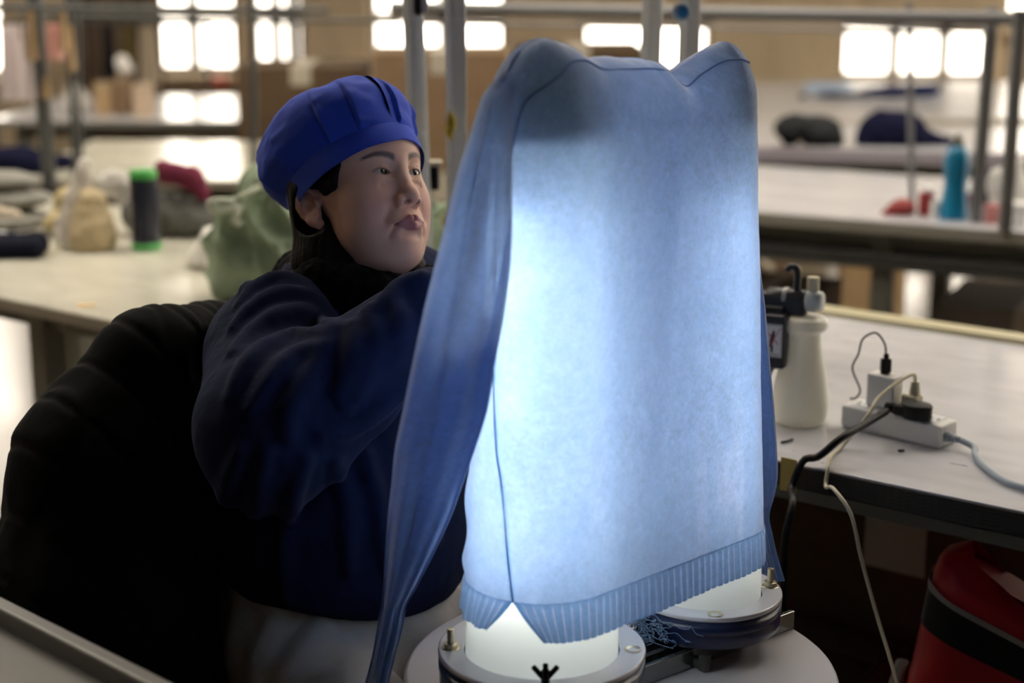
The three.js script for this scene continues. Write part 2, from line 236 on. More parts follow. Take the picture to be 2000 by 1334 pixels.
function column(c, rOut, t, rodTop, bolts, glow, k) {
  const at = (g) => inLamp(g.translate(c.x, 0, c.z));
  const drum = part('collar', at(lathe([[0, 0.634], [rOut - 0.004, 0.634], [rOut - 0.001, 0.637], [rOut - 0.001, 0.651], [rOut - 0.003, 0.653], [rOut, 0.655], [rOut, 0.6715], [0, 0.6715]], 96)), LM.navy, lamp);
  part('ring_plate', at(lathe([[t.r0 + 0.002, 0.672], [rOut, 0.672], [rOut + 0.0005, 0.6735], [rOut, 0.677], [rOut - 0.002, RING], [t.r0 + 0.003, RING], [t.r0 + 0.002, 0.677], [t.r0 + 0.002, 0.672]], 96)), LM.ring, drum);
  const prof = [[t.r0, 0.672], [t.r0, 0.70]];
  for (let i = 1; i <= 10; i++) prof.push([lerp(t.r0, t.r1, i / 10), lerp(0.70, t.top - 0.017, i / 10)]);
  const capProf = [[t.r1 - 0.004, t.top - 0.018], [t.r1, t.top - 0.016], [t.r1, t.top]]; for (let i = 1; i <= 10; i++) capProf.push([max(0.0001, t.r1 * cos(i / 10 * PI / 2)), t.top + t.dome * sin(i / 10 * PI / 2)]);
  part('column_cap', at(lathe([[0, t.top - 0.018], ...capProf], 64)), LM.crown, drum, 'denser milky cap closing the tube');
  part('light_column', at(lathe(prof, 96)), LM.tube, drum, 'milky tapered tube lit from inside');
  part('lamp_rod', at(lathe([[0, 0.76], [0.016, 0.762], [0.018, 0.78], [0.018, rodTop - 0.02], [0.016, rodTop - 0.002], [0, rodTop]], 24).translate(-AX.x * 0.028 * k, 0, -AX.z * 0.028 * k)), glow, drum, 'glowing lamp inside the tube');
  for (const y of [0.86, 1.0, 1.12]) { const l = new THREE.PointLight(rgb(0.93, 0.98, 1.0), 0.002 * LAMP * k); l.position.set(c.x - AX.x * 0.028 * k, y, c.z - AX.z * 0.028 * k + 0.024).sub(LO); l.castShadow = true; l.shadow.radius = 0.2; lamp.add(l); }
  for (const [kind, ang] of bolts) {
    const R = (rOut + t.r0) / 2 + 0.001, bx = sin(ang) * R, bz = cos(ang) * R;
    if (kind === 'bolt') part('bolt', at(merge([rod(0.0042, 0.026, bx, RING - 0.002, bz, 12), rod(0.009, 0.006, bx, RING, bz, 6), rod(0.0115, 0.0015, bx, RING - 0.0005, bz, 20)])), LM.brass, drum);
    if (kind === 'screw') part('screw', at(merge([lathe([[0.005, RING - 0.001], [0.0095, RING + 0.0004], [0.0098, RING + 0.001], [0.0085, RING + 0.0012], [0.004, RING - 0.0005], [0, RING - 0.0005]], 20).translate(bx, 0, bz)])), LM.brass, drum);
    if (kind === 'wing') part('wing_screw', at(merge([rod(0.005, 0.02, bx, RING - 0.002, bz, 12), ...[-0.7, 0, 0.7].map((q) => box(0.006, 0.02, 0.005, 0, 0.012, 0, 0.002).rotateZ(-q).translate(bx, RING + 0.006, bz + (q ? 0 : 0.004)))])), M.black, drum);
  }
}
column(CA, 0.1225, tubeA, 1.215, [['bolt', -PI / 2 + 0.05], ['screw', PI / 2 - 0.1], ['wing', 0.02]], LM.glow, 1);
column(CB, 0.0965, tubeB, 1.20, [['screw', 0.02], ['bolt', PI / 2 + 0.12]], LM.glowDim, 0.5);
// ---------------------------------------------------------------- the knitted sweater
const knitTex = tex(512, (u, v) => {
  const cols = sin(u * 2 * PI * 128), s = wrapNoise(u * 1, v, 48, 2.2), t = wrapNoise(u, v * 1, 14, 6.1), w = wrapNoise(u, v, 120, 4.4), k = 0.88 + 0.035 * s + 0.02 * t + 0.06 * w + 0.03 * cols;
  return [k * 0.98, k, min(1, k * 1.03)];
}, true);
const knitBump = tex(512, (u, v) => { const c = 0.5 + 0.25 * sin(u * 2 * PI * 128) + 0.15 * sin(v * 2 * PI * 128 + 1.5 * sin(u * 2 * PI * 128)) + 0.2 * wrapNoise(u, v, 60, 3.3); return [c, c, c]; });
const knit = std(rgb(0.54, 0.65, 0.95), 0.95, { map: rough(knitTex, 3.2), bumpMap: rough(knitBump, 3.2), bumpScale: 0.0007, transmission: 0.58, thickness: 0, vertexColors: true });
const knitSeam = std(rgb(0.2, 0.34, 0.75), 0.95, { transmission: 0.3, thickness: 0 });
const knitSeamPale = std(rgb(0.5, 0.5, 0.7), 0.95, { transmission: 0.4, thickness: 0 });
const sweater = thing('knitted_sweater', 'pale blue knitted sweater stretched over the two lit columns with its sleeves hanging', 'sweater', V(0.14, 0.7, -1.95));
const SO = sweater.position, inSw = (g) => g.translate(-SO.x, -SO.y, -SO.z);
const HEM = 0.722, GAP = 0.0035;
function profileAt(t, w) {                                               // height and radius of the cloth round a column, w from the slit's top (0) to the crown (1)
  if (w < 0.8) { const y = lerp(0.767, t.top, w / 0.8); return [y, lerp(t.r0, t.r1, clamp((y - 0.7) / (t.top - 0.7), 0, 1)) + GAP]; }
  const a = (w - 0.8) / 0.2 * PI / 2; return [t.top + (t.dome + GAP) * sin(a), (t.r1 + GAP) * cos(a)];
}
const sagLine = smooth1([[0, 0], [0.1, 0.007], [0.19, 0.02], [0.33, 0.021], [0.56, 0.024], [0.68, 0.045], [0.76, 0.031], [0.87, 0.014], [1, 0]]);
const seamPsi = smooth1([[0, 152], [0.032, 154], [0.092, 157.7], [0.15, 160.4], [0.206, 164.5], [0.26, 170], [0.4, 176], [0.8, 182], [1, 184]]);
const SEG = [56, 150, 70, 110, 76], NU = SEG.reduce((a, b) => a + b);
const cuts = SEG.reduce((a, b) => (a.push(a[a.length - 1] + b), a), [0]);
function bodyPoint(i, w, spread = 0) {                                   // i counts round the section from the side seam over the front
  const [yA, rA] = profileAt(tubeA, w), [yB, rB] = profileAt(tubeB, w), ps = seamPsi(w) * PI / 180, pt = Math.acos(clamp((rA - rB) / SPAN, -1, 1));
  const on = (c, y, r, psi) => V(c.x + r * (cos(psi) * AX.x + sin(psi) * FR.x), y, c.z + r * (cos(psi) * AX.z + sin(psi) * FR.z));
  let k = 0; while (k < 4 && i > cuts[k + 1]) k++;
  const f = (i - cuts[k]) / SEG[k];
  if (k === 0) return [on(CA, yA, rA, lerp(ps - spread, pt, f)), k, 0, lerp(ps, pt, f)];
  if (k === 2) return [on(CB, yB, rB, lerp(pt, -pt, f)), k, 1, lerp(pt, -pt, f)];
  if (k === 4) return [on(CA, yA, rA, lerp(2 * PI - pt, ps + spread, f)), k, 0, lerp(2 * PI - pt, ps, f)];
  const s = k === 1 ? f : 1 - f, psi = k === 1 ? pt : -pt, p = on(CA, yA, rA, psi).lerp(on(CB, yB, rB, psi), s), up = clamp((w - 0.72) / 0.28, 0, 1);
  p.y -= sagLine(s) * up * up * (3 - 2 * up);
  return [p, k, s, psi];
}
const hemLen = []; { let a = 0, prev = bodyPoint(0, 0)[0]; for (let i = 0; i <= NU; i++) { const q = bodyPoint(i, 0)[0]; a += q.distanceTo(prev); hemLen.push(a); prev = q; } }
const LEN = hemLen[NU];
function knitColor(g, f) { const p = g.attributes.position, c = new Float32Array(p.count * 3); for (let i = 0; i < p.count; i++) { const k = f(i); c[3 * i] = k * k; c[3 * i + 1] = k; c[3 * i + 2] = sqrt(k); } g.setAttribute('color', new THREE.BufferAttribute(c, 3)); return g; }
function meshRows(rows, nuv) {                                           // rows of points -> geometry
  const n = rows[0].length, p = [], uv = [], idx = [];
  rows.forEach((r, j) => r.forEach((q, i) => { p.push(q.x, q.y, q.z); const t = nuv(i, j, q); uv.push(t[0], t[1]); }));
  for (let j = 0; j < rows.length - 1; j++) for (let i = 0; i < n - 1; i++) { const a = j * n + i; idx.push(a, a + 1, a + n + 1, a, a + n + 1, a + n); }
  const g = new THREE.BufferGeometry(); g.setAttribute('position', new THREE.Float32BufferAttribute(p, 3)); g.setAttribute('uv', new THREE.Float32BufferAttribute(uv, 2)); g.setIndex(idx); g.computeVertexNormals(); return g;
}
const outward = (k, psi) => V(cos(psi) * AX.x + sin(psi) * FR.x, 0, cos(psi) * AX.z + sin(psi) * FR.z);
{                                                                        // body panel: from the top of the rib band to the ridge between the columns
  const rows = [], NV = 230;
  for (let j = 0; j <= NV; j++) {
    const w = j / NV, row = [];
    for (let i = 0; i <= NU; i++) {
      const [p, k, s, psi] = bodyPoint(i, w), o = outward(k, psi), a = hemLen[i] * 9;
      const loose = k === 1 || k === 3 ? sin(PI * s) : 0, back = k === 4 ? clamp((LEN - hemLen[i]) / 0.05, 0, 1) : 0, seam = clamp(1 - min(hemLen[i], LEN - hemLen[i]) / 0.02, 0, 1);
      const calm = smoothstep(w, 0, 0.04); let d = 0.0012 * fbm(a, w * 8, 2) + loose * 0.004 * fbm(a * 0.5, w * 4, 5) * (1 - w) + back * 0.003 * max(0, 1 - w * 1.6) * (1 + sin(w * 46 + 1.2 * sin(i * 0.05))) - 0.002 * seam * seam;
      if (w > 0.86) d += (w - 0.86) / 0.14 * loose * 0.0028 * (sin(hemLen[i] * 62 + 1 + w * 9) + 0.8 * noise(hemLen[i] * 70, w * 30, 2)) * (s > 0.5 && s < 0.8 ? 1.6 : 1);
      p.addScaledVector(o, d * calm); if (w > 0.9) p.y += (w - 0.9) / 0.1 * loose * 0.0026 * noise(hemLen[i] * 45, 3, 7);
      row.push(p);
    }
    rows.push(row);
  }
  const g = meshRows(rows, (i, j, q) => [hemLen[i], q.y]), flat = rows.flat(), old = g.getIndex().array, keep = [];   // the armhole behind the near sleeve stays open
  const hole = (v) => { const i = v % (NU + 1), q = flat[v]; return (i < SEG[0] || i > NU - 12) && q.y > 1.07 && q.y < 1.325 && q.x < -0.002 - 0.016 * clamp((1.2 - q.y) / 0.1, 0, 1); };
  for (let k = 0; k < old.length; k += 3) if (!(hole(old[k]) && hole(old[k + 1]) && hole(old[k + 2]))) keep.push(old[k], old[k + 1], old[k + 2]);
  g.setIndex(keep);
  part('body', inSw(knitColor(g, (i) => { const q = i % (NU + 1), e = min(hemLen[q], LEN - hemLen[q]); const sx = (hemLen[q] - hemLen[cuts[1]]) / (hemLen[cuts[2]] - hemLen[cuts[1]]), Y = g.attributes.position.getY(i), worn = clamp((noise(hemLen[q] * 75, Y * 7, 6) - 0.28) * 3, 0, 1) * smoothstep(sx, 0.45, 0.75) * (sx < 1.05 ? 1 : 0) * (1 - smoothstep(Y, 0.82, 1.0)) * (0.6 + 0.4 * noise(hemLen[q] * 300, Y * 300, 2)); return worn * 0.16 + clamp(0.92 + 0.025 * fbm(hemLen[q] * 60, g.attributes.position.getY(i) * 14, 4) + 0.025 * noise(hemLen[q] * 190, Y * 110, 8) - 0.3 * clamp(1 - e / 0.004, 0, 1), 0, 1); })), knit, sweater);  // worn: thin-knit streaks, lamp light coming through them painted as lighter colour
}
{                                                                        // ribbed hem band, open at the side slit
  const rows = [], NV = 24, fine = 3, cnt = NU * fine;
  const at = (u) => { const i = min(Math.floor(u), NU - 1), f = u - i; return lerp(hemLen[i], hemLen[i + 1], f); };
  const shade = [];
  for (let j = 0; j <= NV; j++) {
    const t = j / NV, row = [];
    for (let q = 0; q <= cnt; q++) {
      const u = q / fine, l = at(u), e = min(l, LEN - l), left = l > LEN / 2, drop = 0.767 - HEM;
      const spread = 0.42 * t ** 1.15 * Math.exp(-e / 0.05) * (left ? 0.9 : 1);
      const [p, k, s, psi] = bodyPoint(u, 0, spread), o = outward(k, psi), phase = l / 0.0112 * 2 * PI, groove = Math.pow(0.5 + 0.5 * cos(phase), 5);
      p.y = 0.7682 - (drop + 0.0012) * t + 0.003 * fbm(l * 9, 1, 1) * t; if (k === 4) p.y += 0.004 * t;
      const rA = 0.006 * t * (left && e < 0.25 ? 1 : 0.25) * sin(l * 160);
      p.addScaledVector(o, 0.0006 + 0.0030 * t + 0.0014 * (1 - groove * 2) * smoothstep(t, 0, 0.15) + 0.0016 * t * fbm(l * 20, t, 8) + rA * 0.3 - (k === 1 ? 0.0 : 0));
      row.push(p); shade.push(0.76 + 0.38 * groove * smoothstep(t, 0, 0.2) - 0.3 * clamp(1 - e / 0.011, 0, 1) + (t > 0.95 ? -0.06 : 0));  // grooves painted lighter, as lamp light through the stretched thin knit
    }
    rows.push(row);
  }
  const g = meshRows(rows, (i, j, q) => [at(i / fine), q.y]);
  part('ribbed_hem', inSw(knitColor(g, (i) => shade[i])), knit, sweater);
}
// seams
{
  const pts = []; for (let j = 0; j <= 60; j++) { const w = j / 60 * 0.93, q = bodyPoint(0, w), o = outward(0, q[3]); pts.push(q[0].addScaledVector(o, -0.0004)); }
  part('side_seam', inSw(cable(pts, 0.0011, 160, 6)), knitSeam, sweater);
  const wAt = smooth1([[10, 0.735], [14, 0.80], [19, 0.839], [31, 0.865], [43, 0.886], [56, 0.908], [80, 0.925], [190, 0.925], [206, 0.91], [222, 0.898], [238, 0.892]]);
  const top = []; for (let i = 10; i <= 238; i += 3) { const q = bodyPoint(i, wAt(i)), o = outward(q[1], q[3]); top.push(q[0].addScaledVector(o, 0.0012)); }
  part('shoulder_seam', inSw(cable(top, 0.0011, 200, 6)), knitSeam, sweater);
}
function sleeve(rows, z, halfDepth, cuffFrom, folds, seed, lines = [], openTo = 0, flip = 1) {   // rows: [image row, left edge, right edge] as surveyed; z(row): how far away
  const l = smooth1(rows.map((r) => [r[0], r[1]])), r = smooth1(rows.map((q) => [q[0], q[2]])), y0 = rows[0][0], y1 = rows[rows.length - 1][0];
  const build = (a, b, nv, ribs) => {
    const out = [], shade = [], NU2 = ribs ? 240 : 150;
    for (let j = 0; j <= nv; j++) {
      const y = lerp(a, b, j / nv), zz = z(y), A = atZ(l(y), y, zz), B = atZ(r(y), y, zz), c = A.clone().add(B).multiplyScalar(0.5), h = B.sub(A).multiplyScalar(0.5), W = h.length(), hx = h.clone().normalize(), n = V(0, 0, 1), D = halfDepth(y), row = [];
      for (let i = 0; i <= NU2; i++) {
        const t = i / NU2 * 2 * PI * flip, ct = cos(t), st = sin(t), f = folds(t, (y - y0) / (y1 - y0)), cx = Math.sign(ct) * Math.pow(abs(ct), 0.9) * W, cz = Math.sign(st) * Math.pow(abs(st), 0.8) * D;
        let k = 1 + f / max(D, 0.01) * 0.55, groove = 0;
        const p = c.clone().addScaledVector(hx, cx * (1 + f * 2)).addScaledVector(n, cz * k + f * st);
        if (ribs) { groove = Math.pow(0.5 + 0.5 * cos(t * 17), 3); p.addScaledVector(n, -0.0022 * groove * st).addScaledVector(hx, -0.0016 * groove * ct); }
        p.addScaledVector(n, 0.0008 * fbm(i * 0.2, y * 0.05, seed));
        row.push(p); shade.push(ribs ? 0.78 + 0.16 * groove : 0.9 + 0.05 * fbm(i * 0.3, y * 0.06, seed + 3));  // cuff grooves carry the same painted see-through light
      }
      out.push(row);
    }
    const g = meshRows(out, (i, j, q) => [i / NU2 * 0.26, q.y]);
    if (!ribs && openTo) { const old = g.getIndex().array, keep = []; for (let k = 0; k < old.length; k += 3) { const v = old[k], t = (v % (NU2 + 1)) / NU2 * 2 * PI, y = lerp(a, b, Math.floor(v / (NU2 + 1)) / nv); if (!(y > 130 && y < openTo && sin(t) < -0.25 && cos(t) > -0.75)) keep.push(old[k], old[k + 1], old[k + 2]); } g.setIndex(keep); }   // open into the armhole
    return inSw(knitColor(g, (i) => shade[i]));
  };
  const s = part('sleeve', build(y0, cuffFrom, 150, false), knit, sweater);
  for (const k of lines) { const pts = []; for (let j = 0; j <= 60; j++) { const y = lerp(y0 + 60, cuffFrom, j / 60), zz = z(y), x = lerp(l(y), r(y), k(y)); pts.push(atZ(x, y, zz + halfDepth(y) * 0.98)); } part('seam_line', inSw(cable(pts, 0.0009, 120, 6)), knitSeamPale, s); }
  part('cuff', build(cuffFrom - 2, y1, 44, true), knit, s);
}
sleeve([[140, 985, 1030], [165, 958, 1014], [190, 941, 1006], [240, 925, 1003], [340, 893, 1000], [450, 866, 1000], [520, 848, 996], [600, 828, 986], [700, 806, 968], [800, 786, 951], [880, 770, 926], [945, 764, 903], [1010, 757, 880], [1080, 752, 848], [1150, 748, 812], [1180, 745, 795], [1220, 737, 788], [1290, 724, 770], [1352, 708, 757]],
  smooth1([[140, -1.814], [165, -1.811], [190, -1.802], [240, -1.785], [340, -1.752], [450, -1.748], [700, -1.752], [880, -1.79], [1010, -1.83], [1352, -1.87]]),
  curve1([[140, 0.004], [190, 0.018], [240, 0.022], [340, 0.022], [700, 0.022], [1000, 0.02], [1180, 0.014], [1352, 0.016]]), 1178,
  (t, v) => { const e = smoothstep(v, 0.08, 0.25); return e * (0.0052 * sin(3 * t + 1.0 + 2.2 * v) + 0.0034 * sin(5 * t + 4 * v) * smoothstep(v, 0.2, 0.6) + 0.0016 * sin(9 * t - 7 * v) + 0.0028 * noise(t * 1.2, v * 16, 3) * smoothstep(v, 0.5, 0.8)); }, 11, [smooth1([[190, 0.3], [500, 0.36], [900, 0.42], [1180, 0.45]])], 620);
sleeve([[130, 1400, 1452], [200, 1405, 1462], [300, 1405, 1467], [450, 1405, 1474], [520, 1415, 1484], [600, 1425, 1494], [700, 1432, 1503], [800, 1440, 1512], [880, 1446, 1517], [930, 1452, 1518], [965, 1458, 1512], [1005, 1466, 1502], [1040, 1470, 1508], [1080, 1478, 1517], [1132, 1486, 1532]],
  smooth1([[130, -2.075], [165, -2.094], [200, -2.104], [450, -2.13], [800, -2.15], [1000, -2.15], [1132, -2.135]]), curve1([[130, 0.01], [300, 0.016], [1000, 0.018], [1132, 0.012]]), 985,
  (t, v) => 0.003 * sin(3 * t + 2 * v) + 0.002 * noise(t, v * 9, 5), 29);
// ---------------------------------------------------------------- the woman
const PM = {
  skin: std(rgb(1, 1, 1), 0.5, { vertexColors: true, clearcoat: 0.08, clearcoatRoughness: 0.45 }), eye: std(rgb(1, 1, 1), 0.06, { vertexColors: true, clearcoat: 1, clearcoatRoughness: 0.02 }),
  hair: std(rgb(0.006, 0.005, 0.005), 0.55, { specularIntensity: 0.35, bumpMap: rough(grainTex, 9), bumpScale: 0.001 }), cap: std(rgb(0.018, 0.068, 0.56), 0.8, { sheen: 0.3, sheenColor: rgb(0.1, 0.15, 0.5), bumpMap: rough(grainTex, 14), bumpScale: 0.0003, side: THREE.DoubleSide }),
  shirt: std(rgb(0.009, 0.015, 0.048), 0.95, { specularIntensity: 0.4, sheen: 0.35, sheenRoughness: 0.5, sheenColor: rgb(0.06, 0.1, 0.24), bumpMap: rough(grainTex, 12), bumpScale: 0.0004 }),
  collar: std(rgb(0.004, 0.004, 0.0045), 1, { specularIntensity: 0.3 }), trousers: std(rgb(0.45, 0.43, 0.4), 0.95, { bumpMap: rough(grainTex, 8), bumpScale: 0.0006 }), shoe: std(rgb(0.02, 0.02, 0.022), 0.5),
};
const woman = thing('person', 'seated woman in navy sweatshirt and royal blue pleated cap looking up at the glowing sweater', 'person', V(-0.25, 0, -2.28));
const WO = woman.position, inWo = (g) => g.translate(-WO.x, -WO.y, -WO.z);
const HEAD = new THREE.Matrix4().compose(V(-0.201, 1.1606, -2.3075), new THREE.Quaternion().setFromEuler(new THREE.Euler(-19.95 * PI / 180, 46.5 * PI / 180, -7.04 * PI / 180, 'YXZ')), V(1, 1, 1));
const fromHead = (x, y, z) => V(x, y, z).applyMatrix4(HEAD);
const mirror = (f) => (x, y, z) => f(abs(x), y, z);
// head in its own frame: x to her left, y up, z out of the face; origin between the eyes' height and the ears
const H = {
  skull: egg(0, 0.034, -0.022, 0.077, 0.094, 0.096), brow: egg(0, 0.034, 0.018, 0.064, 0.05, 0.061), face: egg(0, -0.036, 0.012, 0.067, 0.082, 0.062),
  cheek: mirror(egg(0.0355, -0.0365, 0.039, 0.031, 0.036, 0.030)), jowl: mirror(egg(0.034, -0.075, 0.022, 0.030, 0.029, 0.035)), jaw: egg(0, -0.086, 0.030, 0.040, 0.029, 0.040), chin: egg(0, -0.1005, 0.0535, 0.020, 0.016, 0.018), under: egg(0, -0.106, 0.018, 0.047, 0.026, 0.05),
  muzzle: egg(0, -0.070, 0.059, 0.032, 0.025, 0.0245), bridge: cap(0, 0.012, 0.0695, 0, -0.029, 0.0845, 0.0085, 0.0100), tip: ball(0, -0.0375, 0.0885, 0.0116), ala: mirror(egg(0.0136, -0.0425, 0.079, 0.0086, 0.0085, 0.0105)),
  nostril: mirror(egg(0.0096, -0.0455, 0.0895, 0.0042, 0.0030, 0.0065)), alaCrease: mirror(cap(0.0225, -0.037, 0.078, 0.0205, -0.050, 0.0765, 0.0014)), philtrum: cap(0, -0.051, 0.0895, 0, -0.0622, 0.0900, 0.0020, 0.0026),
  upper: mirror(cap(0.0045, -0.0662, 0.0852, 0.0238, -0.0720, 0.0746, 0.0044, 0.0026)), lower: mirror(cap(0.0, -0.0762, 0.0842, 0.0195, -0.0746, 0.0756, 0.0060, 0.0034)),
  slit: mirror((() => { const a = cap(0, -0.0703, 0.0935, 0.012, -0.0698, 0.088, 0.0008), b = cap(0.012, -0.0698, 0.088, 0.0262, -0.0732, 0.0757, 0.0008, 0.0009); return (x, y, z) => min(a(x, y, z), b(x, y, z)); })()),
  corner: mirror(cap(0.0262, -0.0765, 0.0735, 0.0305, -0.087, 0.0665, 0.0008, 0.0014)), fold: mirror(cap(0.0235, -0.041, 0.0785, 0.036, -0.066, 0.0695, 0.0004, 0.0010)), mentolabial: cap(-0.012, -0.0872, 0.079, 0.012, -0.0872, 0.079, 0.0035),
  socket: mirror(egg(0.0275, 0.0015, 0.0795, 0.0185, 0.0095, 0.0085)), lid: mirror(ball(0.0285, 0.0, 0.0605, 0.01435)), bag: mirror(cap(0.0185, -0.0125, 0.0685, 0.036, -0.0125, 0.0655, 0.0035)), bagLine: mirror(cap(0.018, -0.0145, 0.0765, 0.035, -0.0185, 0.0715, 0.0012)),
  crease: mirror((() => { const a = cap(0.0165, 0.0048, 0.0735, 0.0275, 0.0092, 0.0748, 0.0008), b = cap(0.0275, 0.0092, 0.0748, 0.0425, 0.0045, 0.0675, 0.0008); return (x, y, z) => min(a(x, y, z), b(x, y, z)); })()),
  frown: mirror(cap(0.0035, 0.033, 0.0795, 0.0055, 0.022, 0.0795, 0.0007)), neck: cap(0, -0.075, -0.03, 0, -0.225, -0.075, 0.054, 0.06),
};
const EYE_X = 0.0285, EYE_TILT = 0.09;
function eyeOpening(x, y, z) {                                           // an almond, its outer corner a little raised
  const s = abs(x) - EYE_X, u = s * cos(EYE_TILT) + (y + 0.0004) * sin(EYE_TILT), v = -s * sin(EYE_TILT) + (y + 0.0004) * cos(EYE_TILT), w = 0.0128;
  const q = clamp(abs(u) / w, 0, 1), hi = 0.0040 * (1 - q ** 2.4), lo = -0.0037 * (1 - q ** 2.0);
  return max(max(v - hi, lo - v), abs(u) - w) * 0.8 + (z < 0.056 ? 0.05 : 0);
}
const EAR = 0.95, earShift = [0.004, -0.003, -0.011];               // the ear is modelled a little large, then set back and shrunk
const earParts = (() => {
  const P = [[-0.006, 0.002, 0.0705], [0.004, 0.0, 0.0765], [0.010, -0.010, 0.0805], [0.0065, -0.0205, 0.0835], [-0.006, -0.027, 0.0845], [-0.022, -0.0265, 0.0825], [-0.036, -0.020, 0.0775], [-0.046, -0.0125, 0.0735], [-0.050, -0.006, 0.0715]].map(([y, z, x]) => V(x, y - 0.006, z - 0.008));
  const rim = chain(P.slice(0, 8), 0.0036, 0.0042), lobe = chain(P.slice(6, 8), 0.0062, 0.0066), plate = cap(0.0715, -0.011, -0.021, 0.0745, -0.036, -0.022, 0.0145, 0.0125);
  const anti = chain([[0.000, -0.0195, 0.0775], [-0.014, -0.0215, 0.0795], [-0.028, -0.0185, 0.0775]].map(([y, z, x]) => V(x, y - 0.006, z - 0.008)), 0.0034);
  const bowl = egg(0.0812, -0.0215, -0.017, 0.0075, 0.0125, 0.0085), tragus = egg(0.0725, -0.0235, -0.0065, 0.0048, 0.0065, 0.004);
  return mirror((X, Y, Z) => { const x = (X - earShift[0]) / EAR, q = (Y - earShift[1]) / EAR + 0.026, w = (Z - earShift[2]) / EAR + 0.02, y = q * 0.921 - w * 0.39 - 0.026, z = q * 0.39 + w * 0.921 - 0.02; let d = max(plate(x, y, z), abs(x - 0.0745 - (z + 0.018) * -0.35) - 0.0035); d = smin(d, rim(x, y, z), 0.004); d = smin(d, anti(x, y, z), 0.004); d = smin(d, lobe(x, y, z), 0.006); d = smax(d, -bowl(x, y, z), 0.003); return smin(d, tragus(x, y, z), 0.004) * EAR; });
})();
function headField(x, y, z) {
  let d = smin(H.skull(x, y, z), H.brow(x, y, z), 0.03);
  d = smin(d, H.face(x, y, z), 0.025); d = smin(d, H.cheek(x, y, z), 0.02); d = smin(d, H.jaw(x, y, z), 0.02); d = smin(d, H.jowl(x, y, z), 0.022); d = smin(d, H.under(x, y, z), 0.02); d = smin(d, H.neck(x, y, z), 0.025);
  d = smin(d, H.chin(x, y, z), 0.014);
  if (z > 0.03 && y < 0.06) {
    d = smin(d, H.muzzle(x, y, z), 0.016);
    d = smax(d, -H.socket(x, y, z), 0.012); d = smin(d, H.bridge(x, y, z), 0.013); d = smin(d, H.tip(x, y, z), 0.009); d = smin(d, H.ala(x, y, z), 0.005);
    d = smax(d, -H.alaCrease(x, y, z), 0.004); d = smax(d, -H.nostril(x, y, z), 0.003); d = smax(d, -H.philtrum(x, y, z), 0.004); d = smin(d, H.lid(x, y, z), 0.006); d = smin(d, H.bag(x, y, z), 0.008); d = smax(d, -H.bagLine(x, y, z) - 0.0016, 0.007);
    d = smax(d, -H.crease(x, y, z), 0.002); d = smin(d, H.upper(x, y, z), 0.0035); d = smax(d, -H.mentolabial(x, y, z), 0.008); d = smin(d, H.lower(x, y, z), 0.003); d = smax(d, -H.slit(x, y, z), 0.0016); d = smax(d, -H.corner(x, y, z) - 0.0035, 0.012); d = smax(d, -H.fold(x, y, z) - 0.004, 0.016); d = smax(d, -H.frown(x, y, z), 0.003);
    d = smax(d, -eyeOpening(x, y, z), 0.0012);
  }
  if (abs(x) > 0.055) d = smin(d, earParts(x, y, z), 0.004);
  return d;
}
const lipTop = smooth1([[0, -0.0636], [0.005, -0.0622], [0.013, -0.0658], [0.0262, -0.0728]]), lipLow = smooth1([[0, -0.0826], [0.009, -0.0816], [0.018, -0.0779], [0.0262, -0.0736]]);
const browCurve = smooth1([[0.010, 0.0165], [0.022, 0.0215], [0.038, 0.0235], [0.054, 0.0190]]);
function skinAt(x, y, z, c, i) {
  const a = abs(x), n = 0.04 * fbm(x * 60, y * 60, z * 60), blot = 0.03 * fbm(x * 22, y * 22, z * 22 + 3);
  let r = 0.74 + n + blot, g = 0.45 + n * 0.9, b = 0.33 + n * 0.8;
  const mix = (k, R, G, B) => { k = clamp(k, 0, 1); r = lerp(r, R, k); g = lerp(g, G, k); b = lerp(b, B, k); };
  const near = (px, py, pz, rad) => Math.exp(-((a - px) ** 2 + (y - py) ** 2 + (z - pz) ** 2) / (rad * rad));
  mix(0.55 * near(0.044, -0.042, 0.065, 0.024), 0.64, 0.30, 0.26); mix(0.35 * near(0, -0.042, 0.1, 0.015), 0.66, 0.34, 0.28); mix(0.4 * (a > 0.068 && z < 0.02 && y < 0.02 && y > -0.07 ? 1 : 0), 0.6, 0.28, 0.23);
  if (z > 0.05) {
    const lips = max(y - lipTop(a), lipLow(a) - y, a - 0.0262); mix(0.92 * (1 - smoothstep(lips, -0.0006, 0.0009)), 0.42, 0.15, 0.165); mix(0.7 * (1 - smoothstep(H.slit(x, y, z), 0, 0.0012)), 0.12, 0.04, 0.045);
    const bw = abs(y - browCurve(a)), th = a < 0.012 ? 0.0042 : lerp(0.0050, 0.0022, clamp((a - 0.014) / 0.042, 0, 1)); if (a > 0.009 && a < 0.056 && y > 0.01) mix(0.95 * (1 - smoothstep(bw, th * 0.45, th * 1.4)) * smoothstep(a, 0.009, 0.015) * (1 - smoothstep(a, 0.049, 0.056)) , 0.085, 0.055, 0.05);
    const op = eyeOpening(x, y, z); mix(0.85 * (1 - smoothstep(abs(op), 0.0003, 0.0016)) * (y > -0.001 ? 1 : 0.45), 0.03, 0.02, 0.018); mix(0.4 * near(0.0285, 0.007, 0.073, 0.009), 0.46, 0.26, 0.14); mix(0.22 * near(0.0285, -0.0125, 0.072, 0.012), 0.55, 0.33, 0.22); mix(0.6 * (1 - smoothstep(H.nostril(x, y, z), -0.0005, 0.0008)), 0.1, 0.04, 0.03);
  }
  c[i] = r; c[i + 1] = g; c[i + 2] = b;
}
const headGeo = nets(headField, [-0.1, -0.215, -0.135], [0.1, 0.142, 0.115], 0.0019, skinAt).applyMatrix4(HEAD);
